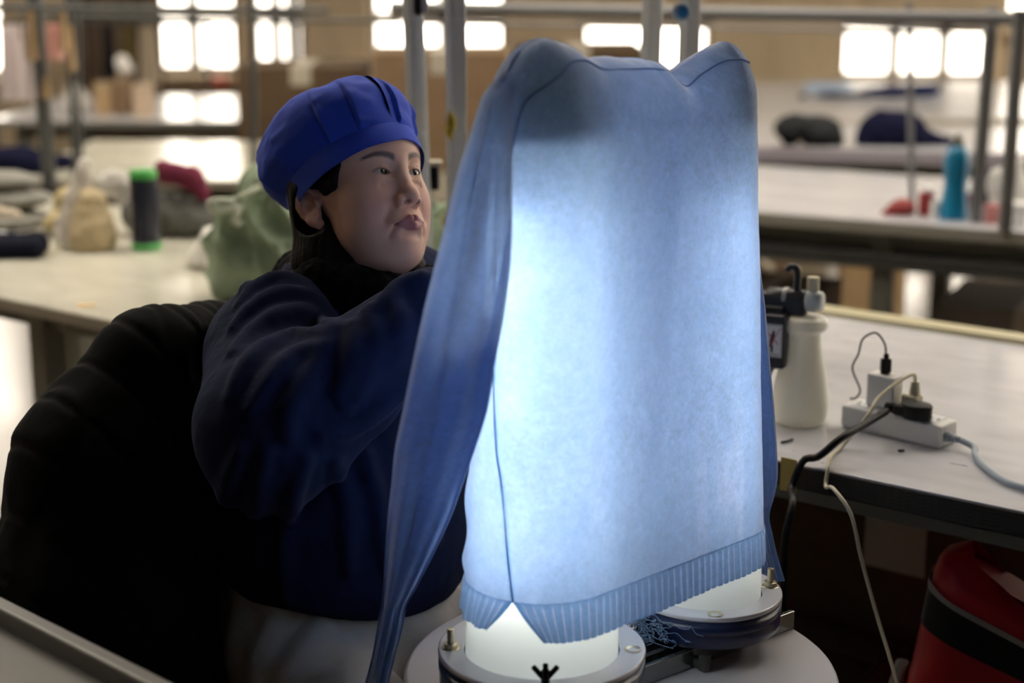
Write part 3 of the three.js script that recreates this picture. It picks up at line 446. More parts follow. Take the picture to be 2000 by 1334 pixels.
// torso, arms and hands under the clothes
const FACE = V(0.87, 0, 0.5), RIGHT = V(-0.5, 0, 0.87);                  // which way she sits
const J = { neck: V(-0.24, 0.99, -2.345), chest: V(-0.235, 0.86, -2.33), belly: V(-0.23, 0.7, -2.275), pelvis: V(-0.25, 0.54, -2.28), sr: V(-0.305, 0.955, -2.205), sl: V(-0.165, 0.955, -2.475), er: V(-0.29, 0.91, -2.0), wr: V(-0.085, 1.05, -2.085), el: V(0.0, 0.86, -2.44), wl: V(0.125, 1.0, -2.19), hr: V(-0.31, 0.515, -2.19), hl: V(-0.2, 0.515, -2.38), kr: V(-0.08, 0.47, -1.85), kl: V(0.12, 0.47, -2.31), ar: V(-0.12, 0.08, -1.9), al: V(0.06, 0.08, -2.33) };
const skinFlat = (x, y, z, c, i) => { const n = 0.03 * fbm(x * 40, y * 40, z * 40); c[i] = 0.68 + n; c[i + 1] = 0.43 + n; c[i + 2] = 0.33 + n; };
const trunk = (() => { const p = [capV(J.chest, J.belly, 0.115, 0.12), capV(J.neck, J.chest, 0.05, 0.1), capV(J.belly, J.pelvis, 0.12, 0.13), capV(J.sr, J.sl, 0.062), capV(J.sr, J.er, 0.05, 0.042), capV(J.er, J.wr, 0.041, 0.027), capV(J.sl, J.el, 0.05, 0.042), capV(J.el, J.wl, 0.041, 0.027), capV(J.hr, J.kr, 0.062, 0.05), capV(J.hl, J.kl, 0.062, 0.05), capV(J.kr, J.ar, 0.048, 0.032), capV(J.kl, J.al, 0.048, 0.032)]; return (x, y, z) => { let d = 1e9; for (const f of p) d = smin(d, f(x, y, z), 0.05); return d; }; })();
const trunkGeo = nets(trunk, [-0.5, 0.0, -2.65], [0.32, 1.1, -1.75], 0.012, skinFlat);
function hand(w, along, palm, side) {                                    // wrist, direction of the fingers, palm normal; side: where the thumb leaves
  const A = along.clone().normalize(), N = palm.clone().normalize(), S = new THREE.Vector3().crossVectors(A, N).normalize().multiplyScalar(side), p = (a, s, n) => w.clone().addScaledVector(A, a).addScaledVector(S, s).addScaledVector(N, n);
  const f = [capV(p(-0.02, 0, 0), p(0.02, 0, 0), 0.024, 0.024), capV(p(0.02, 0.02, 0), p(0.075, 0.026, 0), 0.014, 0.0115), capV(p(0.02, -0.016, 0), p(0.07, -0.027, 0), 0.014, 0.0105), capV(p(0.02, 0.004, 0), p(0.078, 0.0, 0), 0.016, 0.0115), chain([p(0.02, 0.022, 0.004), p(0.045, 0.046, 0.014), p(0.068, 0.05, 0.026), p(0.088, 0.042, 0.034)], 0.0125, 0.0082)];
  for (const [s, l, r] of [[0.027, 0.068, 0.0088], [0.0095, 0.078, 0.009], [-0.009, 0.072, 0.0086], [-0.0265, 0.056, 0.0076]]) f.push(chain([p(0.072, s, 0.0), p(0.072 + l * 0.45, s * 1.06, l * 0.12), p(0.072 + l * 0.66, s * 1.06, l * 0.40), p(0.072 + l * 0.70, s * 1.04, l * 0.70)], r, r * 0.85));
  const field = (x, y, z) => { let d = f[0](x, y, z); for (let i = 1; i < 5; i++) d = smin(d, f[i](x, y, z), i === 4 ? 0.008 : 0.014); for (let i = 5; i < f.length; i++) d = smin(d, f[i](x, y, z), 0.005); return d; };
  const c = p(0.06, 0, 0.02); return nets(field, [c.x - 0.12, c.y - 0.12, c.z - 0.12], [c.x + 0.12, c.y + 0.12, c.z + 0.12], 0.0034, skinFlat);
}
const handR = hand(J.wr, V(0.75, 0.45, 0.35), V(0.3, -0.3, 0.9), 1), handL = hand(J.wl, V(-0.05, 0.6, 0.55), V(-0.4, -0.3, 0.8), -1);
const body = part('body', inWo(mergeGeometries([headGeo, trunkGeo, handR, handL].map((g) => g.toNonIndexed()))), PM.skin, woman);
for (const s of [-1, 1]) {                                               // eyes: white, brown iris, dark pupil
  const g = new THREE.SphereGeometry(0.0126, 64, 48).rotateX(PI / 2), p = g.attributes.position, c = new Float32Array(p.count * 3), gz = V(0.27, 0.03, 1).normalize();
  for (let i = 0; i < p.count; i++) { const a = Math.acos(clamp(V(p.getX(i), p.getY(i), p.getZ(i)).normalize().dot(gz), -1, 1)); const q = a < 0.24 ? [0.004, 0.004, 0.004] : a < 0.55 ? [0.022, 0.014, 0.011] : a < 0.6 ? [0.015, 0.012, 0.012] : [0.5, 0.47, 0.48]; c.set(q, i * 3); }
  g.setAttribute('color', new THREE.BufferAttribute(c, 3));
  part('eye', inWo(g.translate(s * EYE_X, 0, 0.0603).applyMatrix4(HEAD)), PM.eye, woman);
}
{ // hair: close to the skull under the cap, a lock before the ear, the rest falling behind it to the shoulder
  const cover = egg(0, 0.034, -0.024, 0.0815, 0.097, 0.1), temple = mirror((() => { const a = cap(0.061, 0.026, 0.036, 0.0668, -0.001, 0.018, 0.011, 0.0125), b = cap(0.0668, -0.001, 0.016, 0.069, -0.004, -0.012, 0.0125, 0.0125); return (x, y, z) => min(a(x, y, z), b(x, y, z)); })()), fall = (() => { const q = [mirror(cap(0.06, 0.0, -0.05, 0.064, -0.11, -0.048, 0.03, 0.031)), cap(0, 0, -0.085, 0, -0.1, -0.085, 0.05, 0.05), mirror(cap(0.064, -0.1, -0.05, 0.060, -0.16, -0.035, 0.034, 0.02)), mirror(cap(0.063, -0.062, -0.03, 0.06, -0.125, -0.005, 0.022, 0.026))]; return (x, y, z) => smin(smin(smin(q[0](x, y, z), q[1](x, y, z), 0.03), q[2](x, y, z), 0.02), q[3](x, y, z), 0.02); })();
  const faceCut = egg(0, -0.03, 0.06, 0.0865, 0.10, 0.062), earCut = mirror(egg(0.083, -0.030, -0.026, 0.02, 0.034, 0.028));
  const f = (x, y, z) => { let d = smax(cover(x, y, z), -(y + 0.01 - (z > 0 ? z * 0.55 : 0)), 0.01); d = smin(d, temple(x, y, z), 0.012); let k = smin(d, fall(x, y, z), 0.02); k = smax(k, -faceCut(x, y, z), 0.006); k = smax(k, -earCut(x, y, z), 0.006); const ang = Math.atan2(x, z); return k + 0.0006 * noise(ang * 40, y * 12, 3) + 0.0005 * noise(x * 90, y * 14, z * 90); };
  part('hair', inWo(nets(f, [-0.115, -0.2, -0.15], [0.115, 0.14, 0.1], 0.0028).applyMatrix4(HEAD)), PM.hair, woman);
}
{ // pleated cap: a band round the brow and a full crown gathered into it
  const TILT = new THREE.Matrix4().makeRotationX(-0.36).setPosition(0, 0.001, -0.016);      // the band dips to the nape
  const RX = 0.0885, RZ = 0.1115, BANDH = 0.035, NU2 = 320;
  const pleats = []; for (let i = 0; i < 11; i++) pleats.push((i + 0.45 * noise(i * 1.7, 2, 5)) / 11 * 2 * PI + 0.12);
  const ring = (t, k) => V(sin(t) * RX * k, 0, cos(t) * RZ * k);
  const band = (r) => grid((u, v) => { const t = u * 2 * PI, p = ring(t, r + 0.012 * sin(v * PI) - 0.02 * v * max(0, cos(t))); p.y = v * (BANDH + 0.003 * sin(t * 3)) + 0.0015 * noise(t * 3, v * 2, 9); p.y += (1 - v) * (0.0025 * cos(t * 2) - 0.0022); return p.applyMatrix4(TILT); }, NU2, 14, [0.6, 0.05], true);
  part('cap_band', inWo(merge([band(1.0), band(0.985)]).applyMatrix4(HEAD)), PM.cap, woman);
  const S = (k) => smooth1(k), fr = S([[0, 0.985], [0.12, 1.0], [0.3, 1.04], [0.5, 0.93], [0.72, 0.62], [1, 0]]), fy = S([[0, 0.027], [0.12, 0.046], [0.3, 0.076], [0.5, 0.107], [0.72, 0.129], [1, 0.138]]);
  const br = S([[0, 1.0], [0.08, 1.18], [0.18, 1.24], [0.38, 1.18], [0.56, 1.06], [0.76, 0.66], [1, 0]]), by = S([[0, 0.027], [0.08, 0.060], [0.18, 0.074], [0.38, 0.104], [0.56, 0.126], [0.76, 0.140], [1, 0.141]]);
  const crown = grid((u, v) => {
    const t = u * 2 * PI, back = Math.pow(0.5 - 0.5 * cos(t), 0.8);
    let line = 0, tuck = 0; for (const q of pleats) { const a = Math.atan2(sin(t - q), cos(t - q)); line += Math.exp(-((a / 0.022) ** 2)); tuck += smoothstep(a, -0.025, 0.025) * Math.exp(-max(a, 0) / 0.16); }
    const low = (1 - smoothstep(v, 0.15, 0.75)), p = ring(t, lerp(fr(v), br(v), back)), n = V(sin(t), 0, cos(t));
    p.addScaledVector(n, low * smoothstep(v, 0, 0.05) * (0.0065 * tuck - 0.0035 * line) + 0.007 * fbm(t * 1.4, v * 3.2, 4) * smoothstep(v, 0.02, 0.2));
    p.y = lerp(fy(v), by(v), back) + 0.007 * fbm(t * 1.2 + 5, v * 2.6, 8) * smoothstep(v, 0.1, 0.4) + 0.007 * sin(t * 5 + 2.2) * smoothstep(v, 0.3, 0.55) * (1 - v);
    return p.applyMatrix4(TILT);
  }, NU2, 80, [0.6, 0.2], true).applyMatrix4(HEAD);
  part('cap_crown', inWo(crown), PM.cap, woman);
}
{ // sweatshirt
  const P = [capV(J.chest.clone().add(V(0, 0.02, 0)), J.belly, 0.160, 0.172), capV(J.belly, V(-0.24, 0.645, -2.27), 0.172, 0.168), capV(J.sr.clone().add(V(0.0, 0.0, 0)), J.sl, 0.082, 0.08)];
  const armR = [capV(V(-0.315, 0.935, -2.21), V(-0.305, 0.90, -2.03), 0.100, 0.088), capV(V(-0.305, 0.89, -2.02), V(-0.10, 1.035, -2.075), 0.082, 0.056), capV(V(-0.30, 0.855, -2.04), V(-0.2, 0.93, -2.05), 0.062, 0.05)], armL = [capV(J.sl, J.el, 0.088, 0.076), capV(J.el, J.wl.clone().add(V(-0.01, -0.02, -0.02)), 0.074, 0.05)];
  // fabric folds: long soft ridges that follow the cloth, each given as surveyed pixels and dropped onto the sleeve or the body
  const under = (x, y, z) => { let d = P[0](x, y, z); d = smin(d, P[1](x, y, z), 0.05); d = smin(d, P[2](x, y, z), 0.07); let a = smin(armR[0](x, y, z), armR[1](x, y, z), 0.045); a = smin(a, armR[2](x, y, z), 0.04); d = smin(d, a, 0.045); return smin(d, smin(armL[0](x, y, z), armL[1](x, y, z), 0.05), 0.05); };
  const drop = (px, py) => { const r = ray(px, py).normalize(), o = camera.position; let t = 1.6; for (let i = 0; i < 80; i++) { const d = under(o.x + r.x * t, o.y + r.y * t, o.z + r.z * t); if (d < 0.0005 || t > 2.9) break; t += d; } return o.clone().addScaledVector(r, t); };
  const ridge = (pts, r) => { const c = new THREE.CatmullRomCurve3(pts.map((q) => V(q[0], q[1], 0))).getPoints(18).map((q) => drop(q.x, q.y)); const n = c.length - 1, parts2 = []; for (let i = 1; i <= n; i++) { const w = (k) => r * (0.35 + 0.65 * sin(PI * clamp(k / n, 0.03, 0.97))); parts2.push(capV(c[i - 1], c[i], w(i - 1), w(i))); } let lo = [9, 9, 9], hi = [-9, -9, -9]; for (const q of c) q.toArray().forEach((v, k) => { lo[k] = min(lo[k], v - 0.04); hi[k] = max(hi[k], v + 0.04); }); return (x, y, z) => { if (x < lo[0] || x > hi[0] || y < lo[1] || y > hi[1] || z < lo[2] || z > hi[2]) return 1; let d = 1; for (const q of parts2) d = min(d, q(x, y, z)); return d; }; };
  const folds = [
    [[650, 640], [600, 612], [545, 618], [490, 650], [455, 690]], [[640, 655], [580, 652], [520, 680], [470, 730], [450, 775]], [[645, 625], [600, 585], [545, 578], [490, 605], [455, 640]], [[640, 610], [590, 555], [540, 545], [495, 565], [470, 595]], [[640, 675], [585, 690], [530, 740], [490, 800]], [[590, 540], [550, 520], [510, 535], [480, 565]], [[625, 690], [600, 740], [565, 800], [560, 850]],
    [[800, 745], [750, 790], [690, 830], [630, 850]], [[770, 590], [785, 640], [770, 700]], [[720, 610], [735, 660], [715, 730], [680, 790]], [[820, 540], [780, 560], [740, 600]], [[690, 640], [690, 700], [660, 770]],
    [[715, 890], [735, 970], [750, 1060], [770, 1150]], [[600, 900], [570, 980], [555, 1080], [560, 1170]], [[470, 880], [445, 960], [440, 1060]], [[655, 900], [680, 1000], [680, 1110]], [[520, 890], [500, 980], [500, 1090]], [[800, 850], [830, 940], [850, 1050]],
  ].map((q, i) => ridge(q, i < 12 ? 0.011 : 0.010));
  const f = (x, y, z) => {
    let d = P[0](x, y, z); d = smin(d, P[1](x, y, z), 0.05); d = smin(d, P[2](x, y, z), 0.07);
    let a = smin(armR[0](x, y, z), armR[1](x, y, z), 0.045); a = smin(a, armR[2](x, y, z), 0.04); d = smin(d, a, 0.045);
    let b = smin(armL[0](x, y, z), armL[1](x, y, z), 0.05); d = smin(d, b, 0.05);
    if (d < 0.03) for (const r of folds) d = smin(d, r(x, y, z) - 0.001, 0.018);
    d += 0.004 * fbm(x * 13, y * 9, z * 13) + 0.0016 * fbm(x * 40, y * 30, z * 40);
    return smax(d, 0.598 + 0.012 * sin(x * 14 + z * 9) - y, 0.02);
  };
  part('sweatshirt', inWo(nets(f, [-0.52, 0.57, -2.66], [0.22, 1.1, -1.86], 0.0062)), PM.shirt, woman);
}
{ // dark stand collar and undershirt front below the chin
  const k = [[-0.06, -0.125, -0.07], [-0.074, -0.128, -0.03], [-0.062, -0.142, 0.012], [-0.022, -0.168, 0.04], [0.03, -0.168, 0.04], [0.072, -0.138, 0.0], [0.078, -0.13, -0.05]].map((p) => fromHead(...p));
  const q = [chain(k, 0.03, 0.027), capV(V(-0.255, 0.975, -2.23), V(-0.245, 0.915, -2.175), 0.062, 0.03), capV(k[1], V(-0.3, 0.985, -2.27), 0.03, 0.05), capV(k[3], V(-0.235, 0.94, -2.19), 0.026, 0.04), capV(k[0], V(-0.29, 1.0, -2.4), 0.03, 0.06)];
  const f = (x, y, z) => { let d = q[0](x, y, z); for (let i = 1; i < q.length; i++) d = smin(d, q[i](x, y, z), 0.03); return d + 0.003 * noise(x * 110, y * 110, z * 110); };
  part('collar', inWo(nets(f, [-0.42, 0.84, -2.5], [-0.04, 1.12, -2.1], 0.006)), PM.collar, woman);
}
{ // trousers and shoes
  const p = [capV(J.pelvis.clone().add(V(0.03, 0, 0.02)), J.pelvis.clone().add(V(-0.02, 0.04, 0)), 0.145, 0.15), capV(J.hr, J.kr, 0.088, 0.064), capV(J.hl, J.kl, 0.088, 0.064), capV(J.kr, J.ar, 0.064, 0.05), capV(J.kl, J.al, 0.064, 0.05)];
  const f = (x, y, z) => { let d = p[0](x, y, z); for (let i = 1; i < 3; i++) d = smin(d, p[i](x, y, z), 0.05); for (let i = 3; i < 5; i++) d = smin(d, p[i](x, y, z), 0.03); d += 0.004 * fbm(x * 14, y * 14, z * 14) + 0.003 * sin(x * 50 + z * 70 + 3 * noise(x * 9, y * 9, z * 9)) * smoothstep(y, 0.35, 0.55); return smax(d, 0.07 - y, 0.01); };
  part('trousers', inWo(nets(f, [-0.48, 0.05, -2.56], [0.26, 0.74, -1.74], 0.009)), PM.trousers, woman);
  for (const [a, s] of [[J.ar, 1], [J.al, 2]]) part('shoe', inWo(nets((x, y, z) => { const c = smin(cap(a.x, 0.05, a.z, a.x + 0.11, 0.036, a.z + 0.075, 0.042, 0.036)(x, y, z), cap(a.x, 0.05, a.z, a.x, 0.09, a.z, 0.042, 0.04)(x, y, z), 0.03); return smax(c, 0.002 - y, 0.004); }, [a.x - 0.08, -0.01, a.z - 0.08], [a.x + 0.19, 0.16, a.z + 0.16], 0.008)), PM.shoe, woman);
}
// ---------------------------------------------------------------- chair and coat
const chairBase = V(-0.33, 0, -2.33);
const chair = thing('chair', 'dark office chair under the seated woman, its back hidden by a black quilted coat', 'chair', chairBase, Math.atan2(FACE.x, FACE.z));
part('seat', box(0.42, 0.04, 0.40, 0, 0.352, 0.08, 0.018), M.black, chair);
part('backrest', box(0.36, 0.36, 0.026, 0, 0.66, -0.19, 0.012), M.black, chair);
for (const x of [-0.19, 0.19]) { part('leg', bar(V(x * 0.9, 0.34, 0.17), V(x * 0.9, 0, 0.18), 0.012), M.steelDark, chair); part('leg', bar(V(x * 0.8, 0.62, -0.175), V(x * 0.8, 0, -0.19), 0.012), M.steelDark, chair); }
part('stretcher', bar(V(-0.17, 0.2, 0.175), V(0.17, 0.2, 0.175), 0.009), M.steelDark, chair);
{
  const coatMat = std(rgb(0.0018, 0.0019, 0.002), 0.9, { specularIntensity: 0.25, bumpMap: rough(grainTex, 5), bumpScale: 0.0008 });
  const P = (x, y, z) => atZ(x, y, z);
  const p = [capV(P(300, 715, -2.24), P(470, 690, -2.46), 0.056, 0.054), capV(P(285, 728, -2.24), P(212, 910, -2.2), 0.080, 0.120), capV(P(212, 910, -2.2), P(190, 1200, -2.14), 0.12, 0.15), capV(P(195, 1200, -2.14), P(185, 1600, -2.12), 0.15, 0.15), capV(P(430, 720, -2.43), P(430, 1100, -2.40), 0.07, 0.1), capV(P(340, 820, -2.3), P(340, 1500, -2.28), 0.085, 0.12), capV(P(175, 880, -2.2), P(120, 1400, -2.12), 0.045, 0.085), capV(P(400, 655, -2.38), P(330, 680, -2.27), 0.04)];
  const bx = (lx, ly, lz, w, h, dd) => { const o = V(lx, ly, lz).applyAxisAngle(V(0, 1, 0), chair.rotation.y).add(chairBase); return (x, y, z) => { const dx = x - o.x, dz = z - o.z, c = cos(chair.rotation.y), s = sin(chair.rotation.y), u = abs(dx * c - dz * s) - w / 2, v = abs(y - o.y) - h / 2, k = abs(dx * s + dz * c) - dd / 2; return Math.hypot(max(u, 0), max(v, 0), max(k, 0)) + min(max(u, v, k), 0); }; };
  // hollowed where the chair and the woman are
  const clear = [bx(0, 0.352, 0.08, 0.44, 0.06, 0.42), bx(0, 0.66, -0.19, 0.38, 0.38, 0.046), bx(-0.152, 0.31, -0.185, 0.05, 0.64, 0.05), bx(0.152, 0.31, -0.185, 0.05, 0.64, 0.05), bx(-0.17, 0.18, 0.175, 0.05, 0.38, 0.05), capV(J.chest.clone().add(V(0, 0.02, 0)), J.belly, 0.178, 0.19), capV(J.belly, V(-0.24, 0.62, -2.27), 0.19, 0.186), capV(J.pelvis.clone().add(V(0.03, 0, 0.02)), J.pelvis.clone().add(V(-0.02, 0.04, 0)), 0.164, 0.17), capV(J.hr, J.kr, 0.106, 0.084), capV(V(-0.315, 0.935, -2.21), V(-0.305, 0.90, -2.03), 0.118, 0.106), capV(J.sr, J.sl, 0.1, 0.1)];
  const f = (x, y, z) => {
    let d = 1e9; for (const q of p) d = smin(d, q(x, y, z), 0.06);
    const a = (x * 0.7 - z * 0.7 + y * 0.55) / 0.075, b = (x * 0.7 - z * 0.7 - y * 0.55) / 0.075, ga = abs(a - Math.round(a)), gb = abs(b - Math.round(b));
    d += 0.0035 * Math.exp(-((min(ga, gb) / 0.10) ** 2)) * smoothstep(y, 0.5, 0.65) + 0.006 * fbm(x * 10, y * 8, z * 10);
    for (const q of clear) d = smax(d, -q(x, y, z), 0.012);
    return smax(d, 0.06 - y, 0.02);
  };
  solo('quilted_coat', nets(f, [-1.0, 0.03, -2.65], [-0.3, 1.06, -1.85], 0.0075).translate(0.6, 0, 2.25), coatMat, 'black quilted puffer coat draped over the chair behind the woman', 'coat', V(-0.6, 0, -2.25));
}
// ---------------------------------------------------------------- grey bench corner in the near left
{
  const top = std(rgb(0.17, 0.165, 0.16), 0.42), t = thing('work_bench', 'dark grey bench with a raised rim in the lower left corner', 'bench', V(-0.633, 0, -1.432), -43.4 * PI / 180);
  part('benchtop', box(1.3, 0.03, 0.6, 0, 0.725, 0, 0.004), top, t); part('rim', box(1.3, 0.028, 0.022, 0, 0.748, -0.296, 0.005), std(rgb(0.2, 0.195, 0.185), 0.35), t);
  for (const x of [-0.58, 0.58]) for (const z of [-0.24, 0.24]) part('leg', box(0.045, 0.71, 0.045, x, 0.355, z), M.olive, t);
}
// ---------------------------------------------------------------- spray bottle
{
  const b = atY(1562, 826, 0.75); b.y = 0.7505;
  const milky = std(rgb(0.86, 0.85, 0.77), 0.35, { transmission: 0.35, thickness: 0, clearcoat: 0.3 }), gun = std(rgb(0.025, 0.026, 0.03), 0.38), pale = std(rgb(0.6, 0.66, 0.66), 0.35);
  const t = thing('spray_bottle', 'milky plastic spray bottle with a black electric spray gun head', 'spray bottle', b, 0.0);
  const prof = [[0, 0.001], [0.034, 0.001], [0.039, 0.004], [0.0425, 0.014], [0.0435, 0.035], [0.0425, 0.055], [0.038, 0.08], [0.0315, 0.105], [0.0275, 0.125], [0.0265, 0.143], [0.0275, 0.147], [0.0355, 0.151], [0.0375, 0.158], [0.0365, 0.166], [0.031, 0.171], [0.022, 0.173], [0, 0.173]];
  part('bottle', lathe(prof, 64), milky, t);
  const g = new THREE.Matrix4().makeRotationY(-0.45), turn = (q) => q.applyMatrix4(g);
  part('gun_body', turn(merge([box(0.10, 0.034, 0.034, -0.045, 0.189, 0, 0.009), box(0.034, 0.085, 0.034, -0.035, 0.135, 0.026, 0.004), box(0.05, 0.03, 0.036, -0.05, 0.172, 0.006, 0.005)])), gun, t);
  part('barrel', turn(lathe([[0, 0], [0.0145, 0], [0.0155, 0.002], [0.0155, 0.012], [0.0145, 0.013], [0.0145, 0.016], [0.0155, 0.017], [0.0155, 0.03], [0.0145, 0.031], [0.0145, 0.034], [0.016, 0.036], [0.016, 0.062], [0, 0.062]], 28).rotateZ(PI / 2).translate(0.004, 0.197, 0)), gun, t);
  part('clamp_ring', turn(lathe([[0.0165, 0], [0.0172, 0.001], [0.0172, 0.006], [0.0165, 0.007]], 28).rotateZ(PI / 2).translate(-0.026, 0.197, 0)), std(rgb(0.45, 0.46, 0.44), 0.35), t);
  part('collar', turn(lathe([[0, 0], [0.017, 0], [0.0185, 0.002], [0.0185, 0.014], [0.015, 0.017], [0.015, 0.021], [0.012, 0.025], [0, 0.025]], 28).rotateZ(-PI / 2).translate(0.004, 0.197, 0)), pale, t, 'pale grey nozzle collar');
  part('nozzle', turn(merge([rod(0.0095, 0.021, 0.012, 0.213, 0, 20)])), std(rgb(0.62, 0.57, 0.42), 0.4), t);
  part('lever', turn(new THREE.TubeGeometry(new THREE.CatmullRomCurve3([V(-0.014, 0.205, 0), V(-0.013, 0.235, 0), V(-0.016, 0.246, 0), V(-0.026, 0.246, 0), V(-0.029, 0.24, 0)]), 24, 0.0055, 10)), gun, t, 'black hooked hanger');
  part('trigger', turn(new THREE.TubeGeometry(new THREE.CatmullRomCurve3([V(-0.03, 0.105, 0.02), V(-0.05, 0.085, 0.012), V(-0.06, 0.055, 0.004), V(-0.066, 0.02, 0.0)]), 24, 0.0085, 10)), gun, t, 'black grip');
  const cv = document.createElement('canvas'); cv.width = 128; cv.height = 200; const c = cv.getContext('2d');
  c.fillStyle = '#e9e9ea'; c.fillRect(0, 0, 128, 200); c.strokeStyle = '#555'; c.lineWidth = 3; c.strokeRect(6, 6, 116, 188); c.fillStyle = '#222'; c.beginPath(); c.ellipse(48, 96, 14, 46, 0.2, 0, 7); c.fill(); c.fillRect(52, 40, 18, 60); c.fillRect(40, 130, 20, 40); c.strokeStyle = '#c03040'; c.lineWidth = 6; c.beginPath(); c.moveTo(112, 22); c.lineTo(16, 150); c.moveTo(20, 60); c.lineTo(100, 120); c.stroke(); c.strokeStyle = '#333'; c.lineWidth = 4; c.beginPath(); c.moveTo(16, 182); c.lineTo(112, 182); c.stroke();
  const lt = new THREE.CanvasTexture(cv); lt.colorSpace = THREE.SRGBColorSpace;
  part('warning_label', turn(new THREE.PlaneGeometry(0.026, 0.052).translate(-0.034, 0.138, 0.0434)), std(rgb(0.9, 0.9, 0.9), 0.5, { map: lt }), t, 'white warning label with a crossed-out figure');
}
// ---------------------------------------------------------------- power strip and its plugs
const STRIP_A = atY(1648, 834, 0.75), STRIP_B = atY(1842, 880, 0.75);
{
  const d = STRIP_B.clone().sub(STRIP_A), L = d.length(), turn = Math.atan2(-d.z, d.x), c = STRIP_A.clone().add(STRIP_B).multiplyScalar(0.5).add(V(0.012, 0, -0.02)); c.y = 0.7505;
  const t = thing('power_strip', 'white multi-socket power strip lying on the white table', 'power strip', c, turn), w = std(rgb(0.78, 0.78, 0.77), 0.35);
  part('housing', box(L, 0.036, 0.052, 0, 0.018, 0, 0.005), w, t);
  part('socket_plate', box(L - 0.03, 0.003, 0.042, 0, 0.0362, 0, 0.0015), std(rgb(0.76, 0.79, 0.82), 0.35), t);
  const holes = []; for (const i of [0, 4]) { const x = -L * 0.36 + i * L * 0.18; holes.push(box(0.0022, 0.0012, 0.008, x - 0.006, 0.0379, 0, 0.0005), box(0.0022, 0.0012, 0.008, x + 0.006, 0.0379, 0, 0.0005), box(0.008, 0.0012, 0.0022, x, 0.0379, 0.013, 0.0005)); }
  part('socket_slots', merge(holes), M.black, t);
  part('strain_relief', merge([0, 1, 2, 3].map((i) => lathe([[0, 0], [0.0075 - i * 0.0008, 0], [0.0075 - i * 0.0008, 0.0045], [0, 0.0045]], 18).rotateZ(-PI / 2).translate(L / 2 + i * 0.006, 0.016, 0.006))), std(rgb(0.36, 0.42, 0.47), 0.5), t, 'grey ribbed strain relief');
  const on = (x, y, z) => V(x, y, z).applyAxisAngle(V(0, 1, 0), turn).add(c);
  const cg = on(L / 2 + 0.026, 0.016, 0.006);
  solo('grey_mains_cable', cable([cg, on(L / 2 + 0.05, 0.012, 0.012), atY(1905, 890, 0.757), atY(1940, 925, 0.756), atY(1975, 945, 0.756), atY(2040, 962, 0.756), atY(2150, 980, 0.756)], 0.0052), std(rgb(0.3, 0.36, 0.42), 0.45), 'grey mains cable leaving the right end of the power strip', 'cable');
  // charger, cream plug, black plug
  const ch = on(-L * 0.16, 0.0385, -0.002), q = thing('usb_charger', 'white charger block standing in the power strip', 'charger', ch, turn); part('block', box(0.048, 0.052, 0.030, 0, 0.026, 0, 0.004), w, q); part('port', box(0.014, 0.002, 0.006, 0, 0.0525, 0, 0.0008), M.black, q);
  const top = ch.clone().add(V(0, 0.054, 0)), u = thing('usb_cable', 'thin black charging cable looping up from the white charger', 'cable', top, 0);
  part('connector', merge([box(0.016, 0.022, 0.010, 0, 0.011, 0, 0.002), box(0.008, 0.008, 0.006, 0, 0.026, 0, 0.002)]), M.black, u);
  const rel = (v) => v.clone().sub(top);
  part('cord', cable([V(0, 0.026, 0), V(-0.004, 0.046, 0), V(-0.018, 0.062, -0.002), V(-0.036, 0.052, -0.004), V(-0.042, 0.028, -0.004), V(-0.05, 0.008, -0.004), rel(on(-L * 0.42, 0.052, -0.005)), rel(on(-L * 0.47, 0.040, -0.005)), rel(on(-L * 0.52, 0.038, -0.006))], 0.0016), M.black, u);
  const cream = std(rgb(0.62, 0.58, 0.42), 0.45), cp = on(L * 0.085, 0.0385, -0.012), cc = thing('cream_plug_cable', 'cream plug in the power strip with its cable dropping over the table edge', 'cable', cp, 0);
  part('plug', merge([box(0.026, 0.026, 0.024, 0, 0.013, 0, 0.004), ...[0, 1, 2, 3, 4].map((i) => lathe([[0, 0], [0.0085 - i * 0.0005, 0], [0.0085 - i * 0.0005, 0.003], [0.006, 0.0042], [0, 0.0042]], 16).translate(0.004, 0.026 + i * 0.0042, 0))]).rotateY(turn), cream, cc);
  const r2 = (v) => v.clone().sub(cp);
  part('cord', cable([V(0.003, 0.047, 0), V(0.0, 0.058, 0.004), r2(atZ(1718, 775, cp.z + 0.05)), r2(atZ(1694, 812, cp.z + 0.075)), r2(atY(1648, 868, 0.757)), r2(atY(1624, 891, 0.757)), r2(onRow(0.080, 0.006, 0.759)), r2(onRow(0.084, 0.02, 0.735)), r2(atZ(1628, 955, -2.23)), r2(atZ(1660, 1000, -2.2)), r2(atZ(1682, 1090, -2.2)), r2(atZ(1712, 1200, -2.17)), r2(atZ(1745, 1310, -2.12)), r2(atZ(1765, 1400, -2.08)), r2(V(0.62, 0.012, -1.98))], 0.0027, 200), cream, cc);
  const bp = on(L * 0.255, 0.0392, 0.022), bk = thing('black_plug_cable', 'black angled plug in the power strip with a thick cable arching down to the lamp', 'cable', bp, 0);
  part('plug', merge([lathe([[0, 0], [0.022, 0], [0.024, 0.003], [0.024, 0.018], [0.025, 0.02], [0.023, 0.023], [0, 0.024]], 28).scale(1, 1, 0.75), box(0.03, 0.018, 0.022, -0.02, 0.01, 0.004, 0.006), ...[0, 1, 2].map((i) => lathe([[0, 0], [0.0085 - i * 0.0008, 0], [0.0085 - i * 0.0008, 0.004], [0, 0.004]], 16).rotateZ(PI / 2).translate(-0.034 - i * 0.0055, 0.01, 0.006))]).rotateY(turn), M.black, bk);
  const r3 = (v) => v.clone().sub(bp);
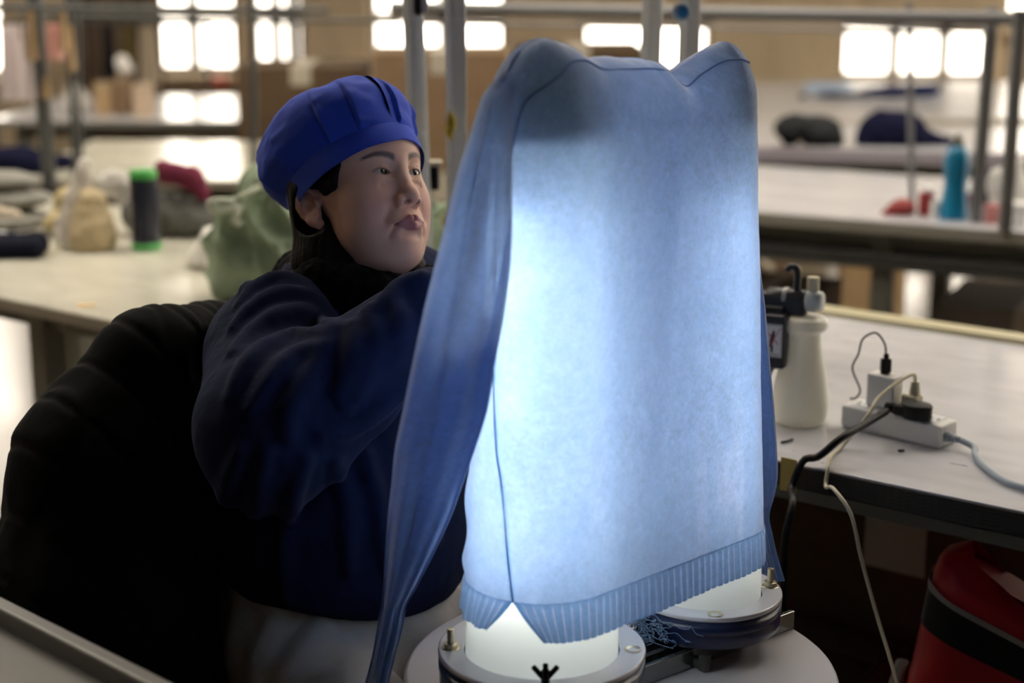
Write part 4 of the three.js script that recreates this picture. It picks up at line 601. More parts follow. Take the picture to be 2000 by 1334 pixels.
  part('cord', cable([V(-0.045, 0.010, -0.015).add(V(0, 0, 0.012)), r3(atZ(1690, 828, bp.z + 0.06)), r3(atZ(1640, 858, bp.z + 0.11)), r3(atY(1596, 893, 0.764)), r3(onRow(0.044, 0.01, 0.763)), r3(onRow(0.036, 0.03, 0.725)), r3(atZ(1548, 985, -2.24)), r3(atZ(1534, 1050, -2.22)), r3(atZ(1530, 1130, -2.22)), r3(atZ(1528, 1300, -2.2)), r3(atY(1500, 1700, 0.012))], 0.0056, 160), M.black, bk);
}
for (const [i, q, lab] of [[0, [[1526, 864], [1536, 862], [1548, 858]], 'short black scrap beside the base of the spray bottle'], [1, [[1754, 880], [1760, 880], [1766, 880]], 'tiny dark scrap on the table in front of the power strip']]) solo('plastic_scrap', cable(q.map((v) => atY(v[0], v[1], 0.7525)), 0.002, 16, 6), M.black, lab, 'scrap');
solo('yellow_tape', box(0.026, 0.05, 0.0012, 0, 0, 0, 0.0004), std(rgb(0.5, 0.36, 0.08), 0.4), 'torn yellow tape on the chipped black table edge', 'tape', atZ(1541, 908, -2.33).setY(0.735), TURN);
solo('paper_scrap', box(0.035, 0.001, 0.02, 0, 0, 0, 0.0004), std(rgb(0.75, 0.5, 0.2), 0.7), 'small orange scrap lying on the off-white left table', 'scrap', atY(168, 596, 0.7515), 0.3);
{ // ball of blue thread ends between the columns
  const R = rng(7), g = [], c = atY(1265, 1225, 0.64);
  for (let i = 0; i < 46; i++) { const p0 = V(c.x + (R() - 0.5) * 0.055, 0.632 + R() * 0.035, c.z + (R() - 0.5) * 0.06), pts = [p0]; for (let k = 0; k < 16; k++) pts.push(pts[k].clone().add(V((R() - 0.46) * 0.014, (R() - 0.53) * 0.010, (R() - 0.45) * 0.014))); for (const q of pts) { q.y = clamp(q.y, 0.6335, 0.672); for (const [o, r] of [[CA, 0.1255], [CB, 0.0995]]) { const dx = q.x - o.x, dz = q.z - o.z, l = sqrt(dx * dx + dz * dz); if (l < r) { q.x = o.x + dx / l * r; q.z = o.z + dz / l * r; } } } g.push(new THREE.TubeGeometry(new THREE.CatmullRomCurve3(pts), 44, 0.00055, 4)); }
  solo('thread_tangle', merge(g), std(rgb(0.22, 0.33, 0.5), 0.95), 'tangle of loose blue thread between the two lamp columns', 'thread', undefined, 0, undefined, 'stuff');
}
// ---------------------------------------------------------------- things on the left table
{ // navy spool with green ends
  const b = atY(287, 487, 0.75), t = thing('thread_spool', 'tall navy thread spool with bright green end caps', 'spool', b.setY(0.7505)), green = std(rgb(0.06, 0.36, 0.07), 0.4);
  part('thread', lathe([[0, 0.018], [0.033, 0.018], [0.034, 0.02], [0.034, 0.172], [0.0325, 0.176], [0, 0.176]], 40), std(rgb(0.006, 0.009, 0.025), 0.3), t);
  part('end_cap', lathe([[0, 0], [0.034, 0], [0.036, 0.003], [0.0355, 0.018], [0, 0.018]], 40), green, t); part('end_cap', lathe([[0, 0.172], [0.033, 0.172], [0.034, 0.175], [0.033, 0.19], [0.031, 0.193], [0, 0.194]], 40), green, t);
}
const blob = (name, label, cat, mat, prims, k, lo, hi, cell, disp, base, kind) => { const f = (x, y, z) => { let d = prims[0](x, y, z); for (let i = 1; i < prims.length; i++) d = smin(d, prims[i](x, y, z), k); d += disp ? disp(x, y, z) : 0; return smax(d, lo[1] + 0.012 - y, 0.004); }; return solo(name, nets(f, lo, hi, cell), mat, label, cat, base); };
const clothDisp = (a, s) => (x, y, z) => a * fbm(x * s, y * s, z * s) + a * 0.8 * abs(noise(x * s * 1.7 + 9, y * s * 0.6, z * s * 1.7));
{ // paper bag with twisted top
  const b = atY(182, 487, 0.75).setY(0.7405);
  const bag = blob('paper_bag', 'tan paper bag in a clear wrapper with a twisted top', 'bag', std(rgb(0.52, 0.42, 0.26), 0.8), [cap(0, 0.045, 0, 0.0, 0.12, -0.01, 0.048, 0.04), cap(0, 0.012, 0, 0, 0.05, 0, 0.05, 0.05)], 0.04, [-0.09, 0, -0.09], [0.09, 0.2, 0.09], 0.004, clothDisp(0.008, 26), b);
  const film = std(rgb(0.75, 0.72, 0.68), 0.5, { transmission: 0.45, thickness: 0 });
  const wrap = blob('wrapper', '', '', film, [cap(-0.035, 0.04, -0.005, -0.012, 0.13, -0.012, 0.042, 0.03), cap(-0.012, 0.13, -0.012, 0.0, 0.19, -0.012, 0.02, 0.014), cap(0.002, 0.17, -0.012, 0.008, 0.215, -0.012, 0.012, 0.016)], 0.03, [-0.11, 0, -0.09], [0.09, 0.25, 0.09], 0.004, clothDisp(0.006, 30), b.clone().add(V(-0.022, 0, -0.012))); wrap.position.sub(bag.position); bag.add(wrap); wrap.userData = { label: 'cloudy plastic wrapper' };
}
const pal = { grey: std(rgb(0.12, 0.12, 0.11), 0.9, { specularIntensity: 0.2 }), sand: std(rgb(0.5, 0.42, 0.24), 0.9, { specularIntensity: 0.2 }), greyWarm: std(rgb(0.26, 0.255, 0.23), 0.9, { specularIntensity: 0.2 }), dark: std(rgb(0.03, 0.032, 0.035), 0.9, { specularIntensity: 0.2 }), navy: std(rgb(0.008, 0.009, 0.018), 0.9, { specularIntensity: 0.2 }), ink: std(rgb(0.008, 0.009, 0.03), 0.9, { specularIntensity: 0.2 }), wine: std(rgb(0.16, 0.03, 0.06), 0.85, { specularIntensity: 0.2 }), film: std(rgb(0.7, 0.69, 0.66), 0.4, { transmission: 0.4, thickness: 0 }), cream: std(rgb(0.6, 0.52, 0.42), 0.9, { specularIntensity: 0.2 }), sage: std(rgb(0.29, 0.36, 0.26), 0.95, { specularIntensity: 0.2 }), white: std(rgb(0.75, 0.73, 0.69), 0.8, { specularIntensity: 0.2 }) };
blob('folded_garments', 'grey knitted garments heaped behind the navy spool', 'garments', pal.grey, [egg(-0.03, 0.06, -0.02, 0.1, 0.06, 0.07), egg(0.065, 0.05, -0.01, 0.07, 0.05, 0.06)], 0.03, [-0.17, 0, -0.13], [0.17, 0.15, 0.11], 0.006, clothDisp(0.012, 22), atY(332, 462, 0.75).setY(0.7405));
blob('wine_garment', 'wine red garment lying over the grey heap beside the navy spool', 'garment', pal.wine, [cap(-0.03, 0.115, 0, 0.035, 0.10, 0.0, 0.03, 0.028), cap(0.035, 0.1, 0, 0.065, 0.06, 0.01, 0.026, 0.018)], 0.02, [-0.1, 0.01, -0.06], [0.13, 0.17, 0.07], 0.005, clothDisp(0.006, 24), atY(352, 462, 0.75).setY(0.800));
blob('plastic_bag', 'crumpled clear plastic bag leaning on the grey garment heap', 'bag', pal.film, [egg(0, 0.11, 0, 0.05, 0.03, 0.04), cap(0, 0.11, 0, 0.02, 0.06, 0.01, 0.03, 0.02)], 0.02, [-0.08, 0.0, -0.07], [0.09, 0.17, 0.08], 0.005, clothDisp(0.012, 26), atY(232, 452, 0.75).setY(0.765));
blob('sand_garment', 'sand coloured cloth bundle left of the paper bag', 'garment', pal.sand, [egg(0, 0.045, 0, 0.045, 0.035, 0.05), egg(0.02, 0.10, -0.03, 0.045, 0.035, 0.05)], 0.02, [-0.09, 0, -0.12], [0.1, 0.16, 0.1], 0.005, clothDisp(0.012, 24), atY(122, 462, 0.75).setY(0.7405));
blob('grey_sweater_stack', 'grey folded sweaters piled behind the black cloth at the left edge', 'garments', pal.greyWarm, [egg(-0.05, 0.045, 0, 0.16, 0.03, 0.1), egg(-0.04, 0.095, -0.02, 0.14, 0.03, 0.09), egg(-0.05, 0.14, -0.03, 0.12, 0.028, 0.08)], 0.008, [-0.26, 0, -0.16], [0.16, 0.2, 0.14], 0.007, clothDisp(0.008, 18), atY(25, 455, 0.75).setY(0.7405));
blob('cream_garment', 'small cream garment edge on the grey sweaters at the left edge', 'garment', pal.cream, [cap(-0.05, 0.03, 0, 0.04, 0.015, 0.02, 0.018, 0.014)], 0.01, [-0.1, 0, -0.05], [0.08, 0.07, 0.06], 0.005, clothDisp(0.005, 22), atY(10, 470, 0.75).setY(0.800));
blob('black_cloth', 'black folded cloth at the left edge of the off-white table', 'cloth', pal.navy, [cap(-0.12, 0.03, 0, 0.04, 0.034, 0, 0.035, 0.03), cap(-0.12, 0.03, 0.05, 0.04, 0.028, 0.04, 0.03, 0.026)], 0.03, [-0.2, 0, -0.08], [0.11, 0.09, 0.12], 0.005, clothDisp(0.005, 16), atY(40, 498, 0.75).setY(0.7405));
blob('white_bag', 'white plastic bag beside the sage green garment', 'bag', pal.white, [cap(0, 0.02, 0, 0.05, 0.06, 0.02, 0.025, 0.05), egg(0.05, 0.03, 0.02, 0.06, 0.03, 0.06)], 0.03, [-0.07, 0, -0.09], [0.15, 0.14, 0.12], 0.006, clothDisp(0.008, 20), atY(385, 520, 0.75).setY(0.7405));
{ // sage green hooded garment heaped on the table, with its drawstring
  const b = atY(640, 575, 0.75).setY(0.7405), P = (x, y, z) => atZ(x, y, b.z + z).sub(b);
  const t = thing('sage_hoodie', 'sage green hooded garment heaped on the table behind the woman', 'garment', b);
  const ridge = (q, r) => chain(new THREE.CatmullRomCurve3(q.map((v) => P(...v))).getPoints(16), r, r * 0.8);
  const prims = [capV(P(500, 520, 0), P(560, 420, -0.02), 0.085, 0.075), capV(P(560, 420, -0.05), P(700, 470, -0.08), 0.085, 0.09), capV(P(700, 470, -0.08), P(830, 470, -0.1), 0.09, 0.06), capV(P(470, 575, 0.02), P(640, 575, 0.0), 0.03, 0.05), capV(P(445, 470, 0.02), P(470, 510, 0.03), 0.04, 0.05), capV(P(515, 370, -0.02), P(560, 370, -0.04), 0.04, 0.05)];
  const rid = [ridge([[440, 420, 0.06], [430, 470, 0.075], [445, 520, 0.08], [480, 525, 0.09]], 0.014), ridge([[480, 400, 0.08], [490, 460, 0.1], [505, 520, 0.1], [515, 560, 0.09]], 0.015), ridge([[500, 350, 0.06], [480, 390, 0.08], [460, 405, 0.07]], 0.014), ridge([[520, 390, 0.07], [560, 430, 0.08], [570, 480, 0.1], [540, 520, 0.1]], 0.016), ridge([[540, 360, 0.05], [520, 400, 0.08], [530, 470, 0.1]], 0.012), ridge([[560, 470, 0.1], [600, 520, 0.1], [560, 560, 0.1]], 0.015), ridge([[440, 560, 0.05], [520, 548, 0.08], [560, 545, 0.08]], 0.016), ridge([[835, 380, 0.02], [860, 420, 0.02], [850, 480, 0.02]], 0.016)];
  const f = (x, y, z) => { let d = prims[0](x, y, z); for (let i = 1; i < prims.length; i++) d = smin(d, prims[i](x, y, z), 0.05); for (const r of rid) d = smin(d, r(x, y, z), 0.02); const fold = 1 - abs(noise(x * 11 + 3 * noise(x * 4, y * 4, z * 4), y * 5, z * 11)); d += 0.008 * fbm(x * 16, y * 12, z * 16) + 0.014 - 0.028 * fold * fold * fold; return smax(d, 0.0135 - y, 0.006); };
  part('garment', nets(f, [-0.32, 0, -0.26], [0.36, 0.36, 0.18], 0.0058), pal.sage, t);
  const cord = std(rgb(0.6, 0.64, 0.52), 0.9);
  part('drawstring', merge([cable([[470, 402, 0.11], [440, 412, 0.115], [415, 410, 0.115], [409, 398, 0.115], [430, 392, 0.11], [470, 398, 0.1]].map((v) => P(...v)), 0.0065, 60, 8), cable([[470, 400, 0.11], [463, 420, 0.12], [458, 432, 0.12], [470, 440, 0.12]].map((v) => P(...v)), 0.007, 40, 8), cable([[440, 402, 0.1], [480, 380, 0.1], [510, 365, 0.08]].map((v) => P(...v)), 0.006, 30, 8)]), cord, t, 'pale green tied drawstring');
}
// ---------------------------------------------------------------- metal rack on the long table behind the woman
const post = (x0, y0, x1, y1, z, floorY, topY, w, d = w) => { // a slim upright through two surveyed points
  const a = atZ(x0, y0, z), b = atZ(x1, y1, z), k = (y) => V(lerp(a.x, b.x, (y - a.y) / (b.y - a.y)), y, z), p = k(floorY), q = k(topY);
  const g = box(w, topY - floorY, d, 0, (topY - floorY) / 2, 0, 0.003); const s = (q.x - p.x) / (topY - floorY), P = g.attributes.position; for (let i = 0; i < P.count; i++) P.setX(i, P.getX(i) + s * P.getY(i)); return { g, p, q };
};
{
  const t = thing('metal_rack', 'slim galvanised rack standing on the long table between woman and sweater', 'rack', V(0.05, 0.7505, -3.1));
  const specs = [[804, 0, 815, 250, -3.05], [889, 0, 892, 300, -3.0], [1276, 0, 1272, 120, -3.15], [1349, 0, 1346, 100, -3.05]], tops = [];
  for (const [a, b, c, d, z] of specs) { const q = post(a, b, c, d, z, 0.7505, 1.95, 0.029, 0.029); tops.push(q.q); part('upright', q.g.rotateY(0.5).translate(q.p.x, q.p.y, q.p.z).translate(-0.05, -0.7505, 3.1), M.steel, t); part('foot_plate', box(0.07, 0.004, 0.07, q.p.x, 0.7526, q.p.z).translate(-0.05, -0.7505, 3.1), M.steelDark, t); }
  for (const [i, j] of [[0, 1], [2, 3], [1, 3], [0, 2]]) part('cross_rail', bar(tops[i].clone().setY(1.9), tops[j].clone().setY(1.9), 0.012).translate(-0.05, -0.7505, 3.1), M.steel, t);
  part('socket_box', merge([box(0.026, 0.045, 0.03, 0, 0, 0, 0.004)]).translate(...atZ(844, 346, -3.06).sub(V(0.05, 0.7505, -3.1)).toArray()), M.black, t, 'small dark box clipped behind the face');
  part('socket_frame', box(0.034, 0.008, 0.032, 0, 0.026, 0, 0.002).translate(...atZ(845, 346, -3.06).sub(V(0.05, 0.7505, -3.1)).toArray()), M.edgeBeige, t);
}
{ const p = atZ(880, 246, -2.965); const f = (x, y, z) => smax(egg(0, 0, 0, 0.0085, 0.026, 0.006)(x, y, z) + 0.0025 * noise(x * 160, y * 90, z * 160), -1e3, 0.001); solo('tape_tag', nets(f, [-0.02, -0.04, -0.02], [0.02, 0.04, 0.02], 0.0022), std(rgb(0.5, 0.36, 0.02), 0.45), 'crumpled yellow tape stuck on the right-lit rack upright', 'tape', p); }
{ const t = thing('round_tag', 'round blue and white tag on the rack upright above the sweater', 'tag', atZ(1331, 24, -3.02)); part('disc', lathe([[0, -0.002], [0.016, -0.002], [0.017, 0], [0.016, 0.002], [0, 0.002]], 32).rotateX(PI / 2), std(rgb(0.45, 0.55, 0.65), 0.35), t); part('centre', lathe([[0, 0.0021], [0.010, 0.0021], [0.010, 0.003], [0, 0.003]], 28).rotateX(PI / 2).translate(0.002, 0, 0), std(rgb(0.02, 0.2, 0.5), 0.35), t); }
{ const t = thing('hand_tool', 'black rounded device hanging on the rack upright above the cap', 'device', atZ(818, 2, -2.99)); part('case', box(0.02, 0.05, 0.022, 0, 0, 0, 0.009), M.black, t); part('face_plate', box(0.012, 0.044, 0.006, 0.010, 0, 0.010, 0.003), std(rgb(0.5, 0.5, 0.5), 0.3), t); }

// ---------------------------------------------------------------- tables further back
const leg5 = { leg: 0.055, legMat: std(rgb(0.16, 0.165, 0.14), 0.5) };
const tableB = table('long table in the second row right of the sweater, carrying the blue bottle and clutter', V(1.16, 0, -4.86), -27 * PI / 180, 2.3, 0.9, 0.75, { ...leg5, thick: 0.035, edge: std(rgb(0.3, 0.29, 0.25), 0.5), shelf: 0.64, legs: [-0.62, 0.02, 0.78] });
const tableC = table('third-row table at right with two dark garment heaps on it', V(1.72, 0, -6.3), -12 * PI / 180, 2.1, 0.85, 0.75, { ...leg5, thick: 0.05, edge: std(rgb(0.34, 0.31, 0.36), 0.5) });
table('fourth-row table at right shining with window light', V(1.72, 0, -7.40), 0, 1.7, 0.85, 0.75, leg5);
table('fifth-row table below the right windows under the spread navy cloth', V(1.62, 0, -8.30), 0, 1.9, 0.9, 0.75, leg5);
table('table behind the navy spool at left shining with window light', V(-1.16, 0, -5.72), -3 * PI / 180, 0.82, 1.0, 0.75, { ...leg5, top: M.laminateWarm });
table('low-lit far table at left carrying the cartons', V(-1.55, 0, -7.45), -2 * PI / 180, 1.15, 1.1, 0.75, { ...leg5, edge: std(rgb(0.2, 0.19, 0.17), 0.5) });
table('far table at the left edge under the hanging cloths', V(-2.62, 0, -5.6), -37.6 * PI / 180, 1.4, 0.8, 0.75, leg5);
// clutter on the second-row table
{
  const c = atY(1862, 428, 0.75).setY(0.7505), t = thing('blue_bottle', 'tall bright blue plastic bottle on the second-row table', 'bottle', c), blue = std(rgb(0.0, 0.19, 0.36), 0.35, { clearcoat: 0.3 });
  part('bottle', lathe([[0, 0.001], [0.036, 0.001], [0.039, 0.006], [0.038, 0.02], [0.033, 0.06], [0.030, 0.09], [0.033, 0.125], [0.034, 0.15], [0.032, 0.172], [0.026, 0.187], [0.018, 0.196], [0, 0.197]], 40), blue, t);
  part('cap', lathe([[0, 0.196], [0.016, 0.196], [0.016, 0.205], [0.010, 0.216], [0.008, 0.228], [0, 0.229]], 28), std(rgb(0.14, 0.13, 0.11), 0.5), t, 'grey spout cap');
  const red = std(rgb(0.28, 0.03, 0.03), 0.6), pinkM = std(rgb(0.5, 0.2, 0.2), 0.6), yel = std(rgb(0.65, 0.45, 0.02), 0.5);
  blob('red_black_pouch', 'red and black pouch lying left of the blue bottle', 'pouch', red, [egg(0, 0.03, 0, 0.035, 0.026, 0.03), cap(-0.03, 0.02, 0, -0.05, 0.012, 0, 0.018, 0.012)], 0.02, [-0.08, 0, -0.05], [0.06, 0.08, 0.05], 0.005, clothDisp(0.004, 30), atY(1762, 420, 0.75).setY(0.7405));
  const jar = (x, y, h, r, m, label) => { const j = thing('jar', label, 'jar', atY(x, y, 0.75).setY(0.7505)); part('body', lathe([[0, 0], [r * 0.95, 0], [r, 0.004], [r, h * 0.75], [r * 0.8, h * 0.85], [0, h * 0.86]], 28), m, j); part('lid', lathe([[0, h * 0.86], [r * 0.8, h * 0.86], [r * 0.8, h], [0, h]], 28), M.white, j); };
  jar(1808, 420, 0.075, 0.022, red, 'small red jar left beside the blue bottle'); jar(1893, 420, 0.07, 0.018, red, 'small red jar right beside the blue bottle'); jar(1826, 424, 0.05, 0.013, M.white, 'little white jar between the red jar and the blue bottle');
  const bx = (n, x, y, z3, w, h, d, m, label, cat) => solo(n, box(w, h, d, 0, h / 2, 0, 0.004), m, label, cat, atY(x, y, 0.75).setY(z3), -0.5);
  bx('pink_box', 1936, 436, 0.7505, 0.034, 0.05, 0.034, pinkM, 'small pinkish box at the right of the blue bottle', 'box'); bx('yellow_box', 1948, 433, 0.7505, 0.02, 0.04, 0.02, yel, 'little yellow carton beside the pinkish box', 'box'); bx('white_carton', 1985, 440, 0.7505, 0.06, 0.06, 0.06, M.white, 'white carton at the right edge of the second-row table', 'box');
  blob('clear_bag', 'pale plastic bag behind the cartons on the second-row table', 'bag', pal.film, [egg(0, 0.07, 0, 0.06, 0.07, 0.05), cap(0, 0.1, 0, 0.03, 0.15, 0, 0.03, 0.015)], 0.03, [-0.09, 0, -0.08], [0.1, 0.2, 0.08], 0.006, clothDisp(0.01, 24), atY(1965, 415, 0.75).setY(0.7405));
  blob('navy_pouch', 'navy cloth pouch leaning by the rack upright at far right', 'pouch', pal.ink, [egg(0, 0.05, 0, 0.035, 0.06, 0.04)], 0.02, [-0.06, 0, -0.06], [0.06, 0.14, 0.06], 0.006, clothDisp(0.006, 24), atY(1925, 398, 0.75).setY(0.7405));
  // rack over this table
  const r = thing('table_rack', 'grey over-table rack with a long beam at upper right', 'rack', V(1.2, 0.7505, -4.5)), o = V(-1.2, -0.7505, 4.5), grey = std(rgb(0.2, 0.2, 0.205), 0.5, { metalness: 0.4 });
  for (const [a, b, c2, d, z] of [[1936, 36, 1908, 400, -4.42], [1994, 0, 1966, 400, -4.3], [1776, 36, 1781, 400, -4.75]]) { const q = post(a, b, c2, d, z, 0.7505, 1.31, z < -4.7 ? 0.016 : 0.03); part('upright', q.g.translate(q.p.x + o.x, q.p.y + o.y, q.p.z + o.z), grey, r); }
  const y0 = atZ(1400, 22, -4.75), y1 = atZ(2080, 24, -4.3); part('beam', bar(V(-0.35, y0.y, -5.0).add(o), V(y1.x, y0.y, y1.z).add(o), 0.019, 8), grey, r);
  part('thin_rail', bar(V(-0.35, y0.y - 0.075, -5.6).add(o), V(1.3, y0.y - 0.085, -5.3).add(o), 0.006, 8), grey, r);
}
// garments and cloths further back at right
blob('dark_garment', 'black-green garment heap at the left end of the third-row table', 'garment', pal.dark, [cap(-0.06, 0.08, 0, 0.07, 0.07, 0, 0.05, 0.045), cap(0.03, 0.04, 0, 0.1, 0.03, 0, 0.04, 0.03), cap(-0.09, 0.06, 0, -0.07, 0.02, 0, 0.03, 0.02)], 0.04, [-0.2, 0, -0.1], [0.2, 0.18, 0.1], 0.009, clothDisp(0.012, 16), atY(1578, 286, 0.75).setY(0.7405));
blob('navy_garment', 'navy garment heap in the middle of the third-row table', 'garment', pal.ink, [cap(-0.05, 0.08, 0, 0.05, 0.07, 0, 0.06, 0.06), cap(-0.1, 0.03, 0, 0.19, 0.02, 0, 0.04, 0.03)], 0.06, [-0.2, 0, -0.12], [0.28, 0.18, 0.12], 0.009, clothDisp(0.012, 16), atY(1745, 284, 0.75).setY(0.7405));
blob('spread_cloth', 'navy blue cloth spread over the fifth-row table', 'cloth', std(rgb(0.012, 0.018, 0.07), 0.8, { specularIntensity: 0.2 }), [cap(-0.3, 0.0, 0.05, 0.25, 0.02, 0.0, 0.03, 0.03), cap(0.0, 0.02, 0, 0.32, 0.05, 0, 0.02, 0.03)], 0.05, [-0.5, 0, -0.12], [0.5, 0.12, 0.15], 0.012, clothDisp(0.01, 12), atY(1690, 190, 0.75).setY(0.742));
blob('light_blue_cloth', 'light blue cloth folded at the end of the spread navy cloth', 'cloth', std(rgb(0.12, 0.25, 0.5), 0.8), [egg(0, 0.03, 0, 0.06, 0.03, 0.05)], 0.02, [-0.1, 0, -0.09], [0.1, 0.09, 0.09], 0.01, clothDisp(0.008, 16), atY(1812, 184, 0.75).setY(0.742));
blob('white_blue_cloth', 'pale blue and white cloth lying left on the fifth-row table', 'cloth', std(rgb(0.4, 0.55, 0.75), 0.8), [cap(-0.1, 0.02, 0, 0.1, 0.02, 0, 0.025, 0.02)], 0.02, [-0.16, 0, -0.06], [0.16, 0.07, 0.06], 0.01, clothDisp(0.006, 16), atY(1620, 176, 0.75).setY(0.742));
const carton = (p, w, h, d, turn, m, label) => { const t = thing('carton', label, 'box', p, turn); part('box', box(w, h, d, 0, h / 2, 0, 0.003), m, t); part('tape', box(w * 0.16, 0.0012, d + 0.001, 0, h + 0.0004, 0, 0.0003), M.edgeBeige, t); part('tape', box(w * 0.16, h * 0.18, 0.0012, 0, h * 0.91, d / 2 + 0.0004, 0.0003), M.edgeBeige, t); return t; };
carton(V(0.92, 0, -6.15), 0.16, 0.32, 0.3, 0.1, M.card, 'brown carton on the floor below the third-row table, left');
carton(V(1.32, 0, -6.1), 0.22, 0.42, 0.3, -0.1, M.cardLight, 'tan carton on the floor below the third-row table, right');
carton(V(0.74, 0, -4.80), 0.34, 0.5, 0.4, -0.45, M.card, 'dark carton on the floor below the second-row table');
carton(V(1.48, 0, -4.62), 0.5, 0.5, 0.4, -0.45, M.greyBoard, 'grey carton on the floor right below the second-row table');
// brown cartons stacked behind the woman
for (const [x, z, y, w, h, d, m, lab] of [[-0.80, -6.6, 0, 0.5, 0.62, 0.4, M.panel, 'large brown carton behind the cap at floor level, left stack'], [-0.80, -6.6, 0.624, 0.48, 0.38, 0.4, M.card, 'brown carton on top of the left stack behind the cap'], [-0.27, -6.5, 0, 0.5, 0.62, 0.4, M.panel, 'large brown carton at floor level between the rack uprights'], [-0.27, -6.5, 0.624, 0.5, 0.44, 0.4, M.panel, 'brown carton on top of the stack between the rack uprights'], [0.26, -6.9, 0, 0.5, 0.55, 0.4, M.card, 'lower carton of the stack hidden behind the sweater'], [0.26, -6.9, 0.554, 0.5, 0.5, 0.4, M.card, 'upper carton of the stack behind the sweater']]) carton(V(x, y, z), w, h, d, 0.03, m, lab);
// cartons and bags on the far left table
carton(atY(205, 222, 0.75).setY(0.7505), 0.07, 0.13, 0.1, 0.1, M.cardLight, 'tan carton at the left on the far table');
carton(atY(243, 222, 0.75).setY(0.7505), 0.06, 0.16, 0.1, -0.05, M.panel, 'brown carton between two tan ones on the far table');
carton(atY(283, 226, 0.75).setY(0.7505), 0.07, 0.13, 0.1, 0.05, std(rgb(0.55, 0.42, 0.3), 0.85), 'pale tan carton at the right on the far table');
blob('white_sack', 'white plastic sack beside the cartons on the far left table', 'sack', pal.white, [egg(0, 0.06, 0, 0.055, 0.06, 0.05), cap(0, 0.1, 0, -0.02, 0.13, 0, 0.02, 0.015)], 0.03, [-0.1, 0, -0.08], [0.1, 0.17, 0.08], 0.01, clothDisp(0.012, 16), atY(150, 222, 0.75).setY(0.7405));
blob('white_bundle', 'white bundle resting on the brown carton of the far table', 'bundle', pal.white, [egg(0, 0.04, 0, 0.03, 0.035, 0.03), egg(0.02, 0.01, 0, 0.03, 0.02, 0.03)], 0.02, [-0.06, -0.02, -0.06], [0.08, 0.1, 0.06], 0.01, clothDisp(0.006, 20), atY(243, 222, 0.75).setY(0.925));
carton(V(-1.62, 0, -7.3), 0.3, 0.5, 0.3, 0.05, M.card, 'dark brown carton on the floor below the far left table');
// left rack, hanging cloths and tags
{
  const r = thing('garment_rack', 'dark garment rack with rails at upper left', 'rack', V(-1.25, 0, -5.0)), o = V(1.25, 0, 5.0);
  for (const [a, b, c, d, z, w] of [[68, 0, 94, 320, -5.02, 0.036], [492, 0, 496, 300, -5.14, 0.02], [132, 0, 146, 320, -5.04, 0.018], [150, 0, 158, 300, -5.12, 0.014]]) { const q = post(a, b, c, d, z, 0.0, 1.42, w); part('upright', q.g.translate(q.p.x + o.x, q.p.y, q.p.z + o.z), M.steelDark, r); }
  const A = atZ(-60, 14, -4.9), B = atZ(640, 20, -5.3); part('rail', bar(A.clone().add(o), B.clone().add(o), 0.010, 8), M.steelDark, r); part('rail', bar(A.clone().add(V(0, -0.045, -0.5)).add(o), B.clone().add(V(0.2, -0.05, -0.3)).add(o), 0.007, 8), M.steelDark, r);
  const hang = (n, px, py, z, w, h, m, label, cat = 'cloth') => { const p = atZ(px, py, z), g = grid((u, v) => { const t = u * 2 * PI, k = 0.75 + 0.25 * v; return V(cos(t) * w / 2 * k, -v * h, sin(t) * 0.022 * (0.5 + v) + 0.008 * sin(cos(t) * 9 + v * 2)); }, 64, 24, [0.3, h], true); return solo(n, g, m, label, cat, p); };
  hang('white_cloth', 18, 48, -5.4, 0.085, 0.235, std(rgb(0.75, 0.68, 0.68), 0.9, { transmission: 0.4, thickness: 0 }), 'white cloth hanging at the upper left edge');
  hang('white_cloth', 52, 46, -5.3, 0.03, 0.235, std(rgb(0.72, 0.65, 0.65), 0.9, { transmission: 0.4, thickness: 0 }), 'narrow white cloth hanging beside the dark rack upright');
  hang('pink_cloth', 104, 46, -5.3, 0.06, 0.11, std(rgb(0.65, 0.36, 0.3), 0.9, { transmission: 0.3, thickness: 0 }), 'salmon pink cloth hanging between the rack uprights');
  hang('tan_strip', 58, 22, -4.93, 0.022, 0.14, M.cardLight, 'tan cardboard strip hanging left of the dark upright', 'strip'); hang('tan_strip', 122, 22, -4.93, 0.018, 0.11, M.cardLight, 'short tan cardboard strip hanging right of the dark upright', 'strip'); hang('tan_strip', 137, 50, -5.005, 0.016, 0.13, M.cardLight, 'lower tan cardboard strip on the thin rack upright', 'strip'); hang('tan_strip', 88, 150, -4.972, 0.02, 0.06, M.cardLight, 'small tan strip low on the dark rack upright', 'strip');
  hang('dark_cloth', 208, 50, -9.1, 0.07, 0.30, pal.navy, 'narrow black cloth hanging on the far wall at left'); hang('olive_cloth', 250, 50, -9.1, 0.06, 0.22, std(rgb(0.16, 0.12, 0.03), 0.9), 'olive cloth hanging on the far wall at left'); hang('brown_cloth', 180, 50, -9.1, 0.06, 0.32, std(rgb(0.1, 0.06, 0.035), 0.9), 'dark brown cloth hanging on the far wall at left'); hang('beige_cloth', 288, 50, -9.1, 0.12, 0.3, std(rgb(0.5, 0.42, 0.32), 0.9), 'beige cloth hanging beside the left window');
  const far = thing('wall_rail', 'thin dark rail carrying cloths before the far wall', 'rail', V(-2.2, 0, -9.1)); part('bar', bar(V(-0.6, 1.03, 0), V(0.6, 1.03, 0), 0.012, 8), M.steelDark, far); for (const x of [-0.58, 0.58]) part('upright', bar(V(x, 0, 0), V(x, 1.02, 0), 0.012, 8), M.steelDark, far);
}
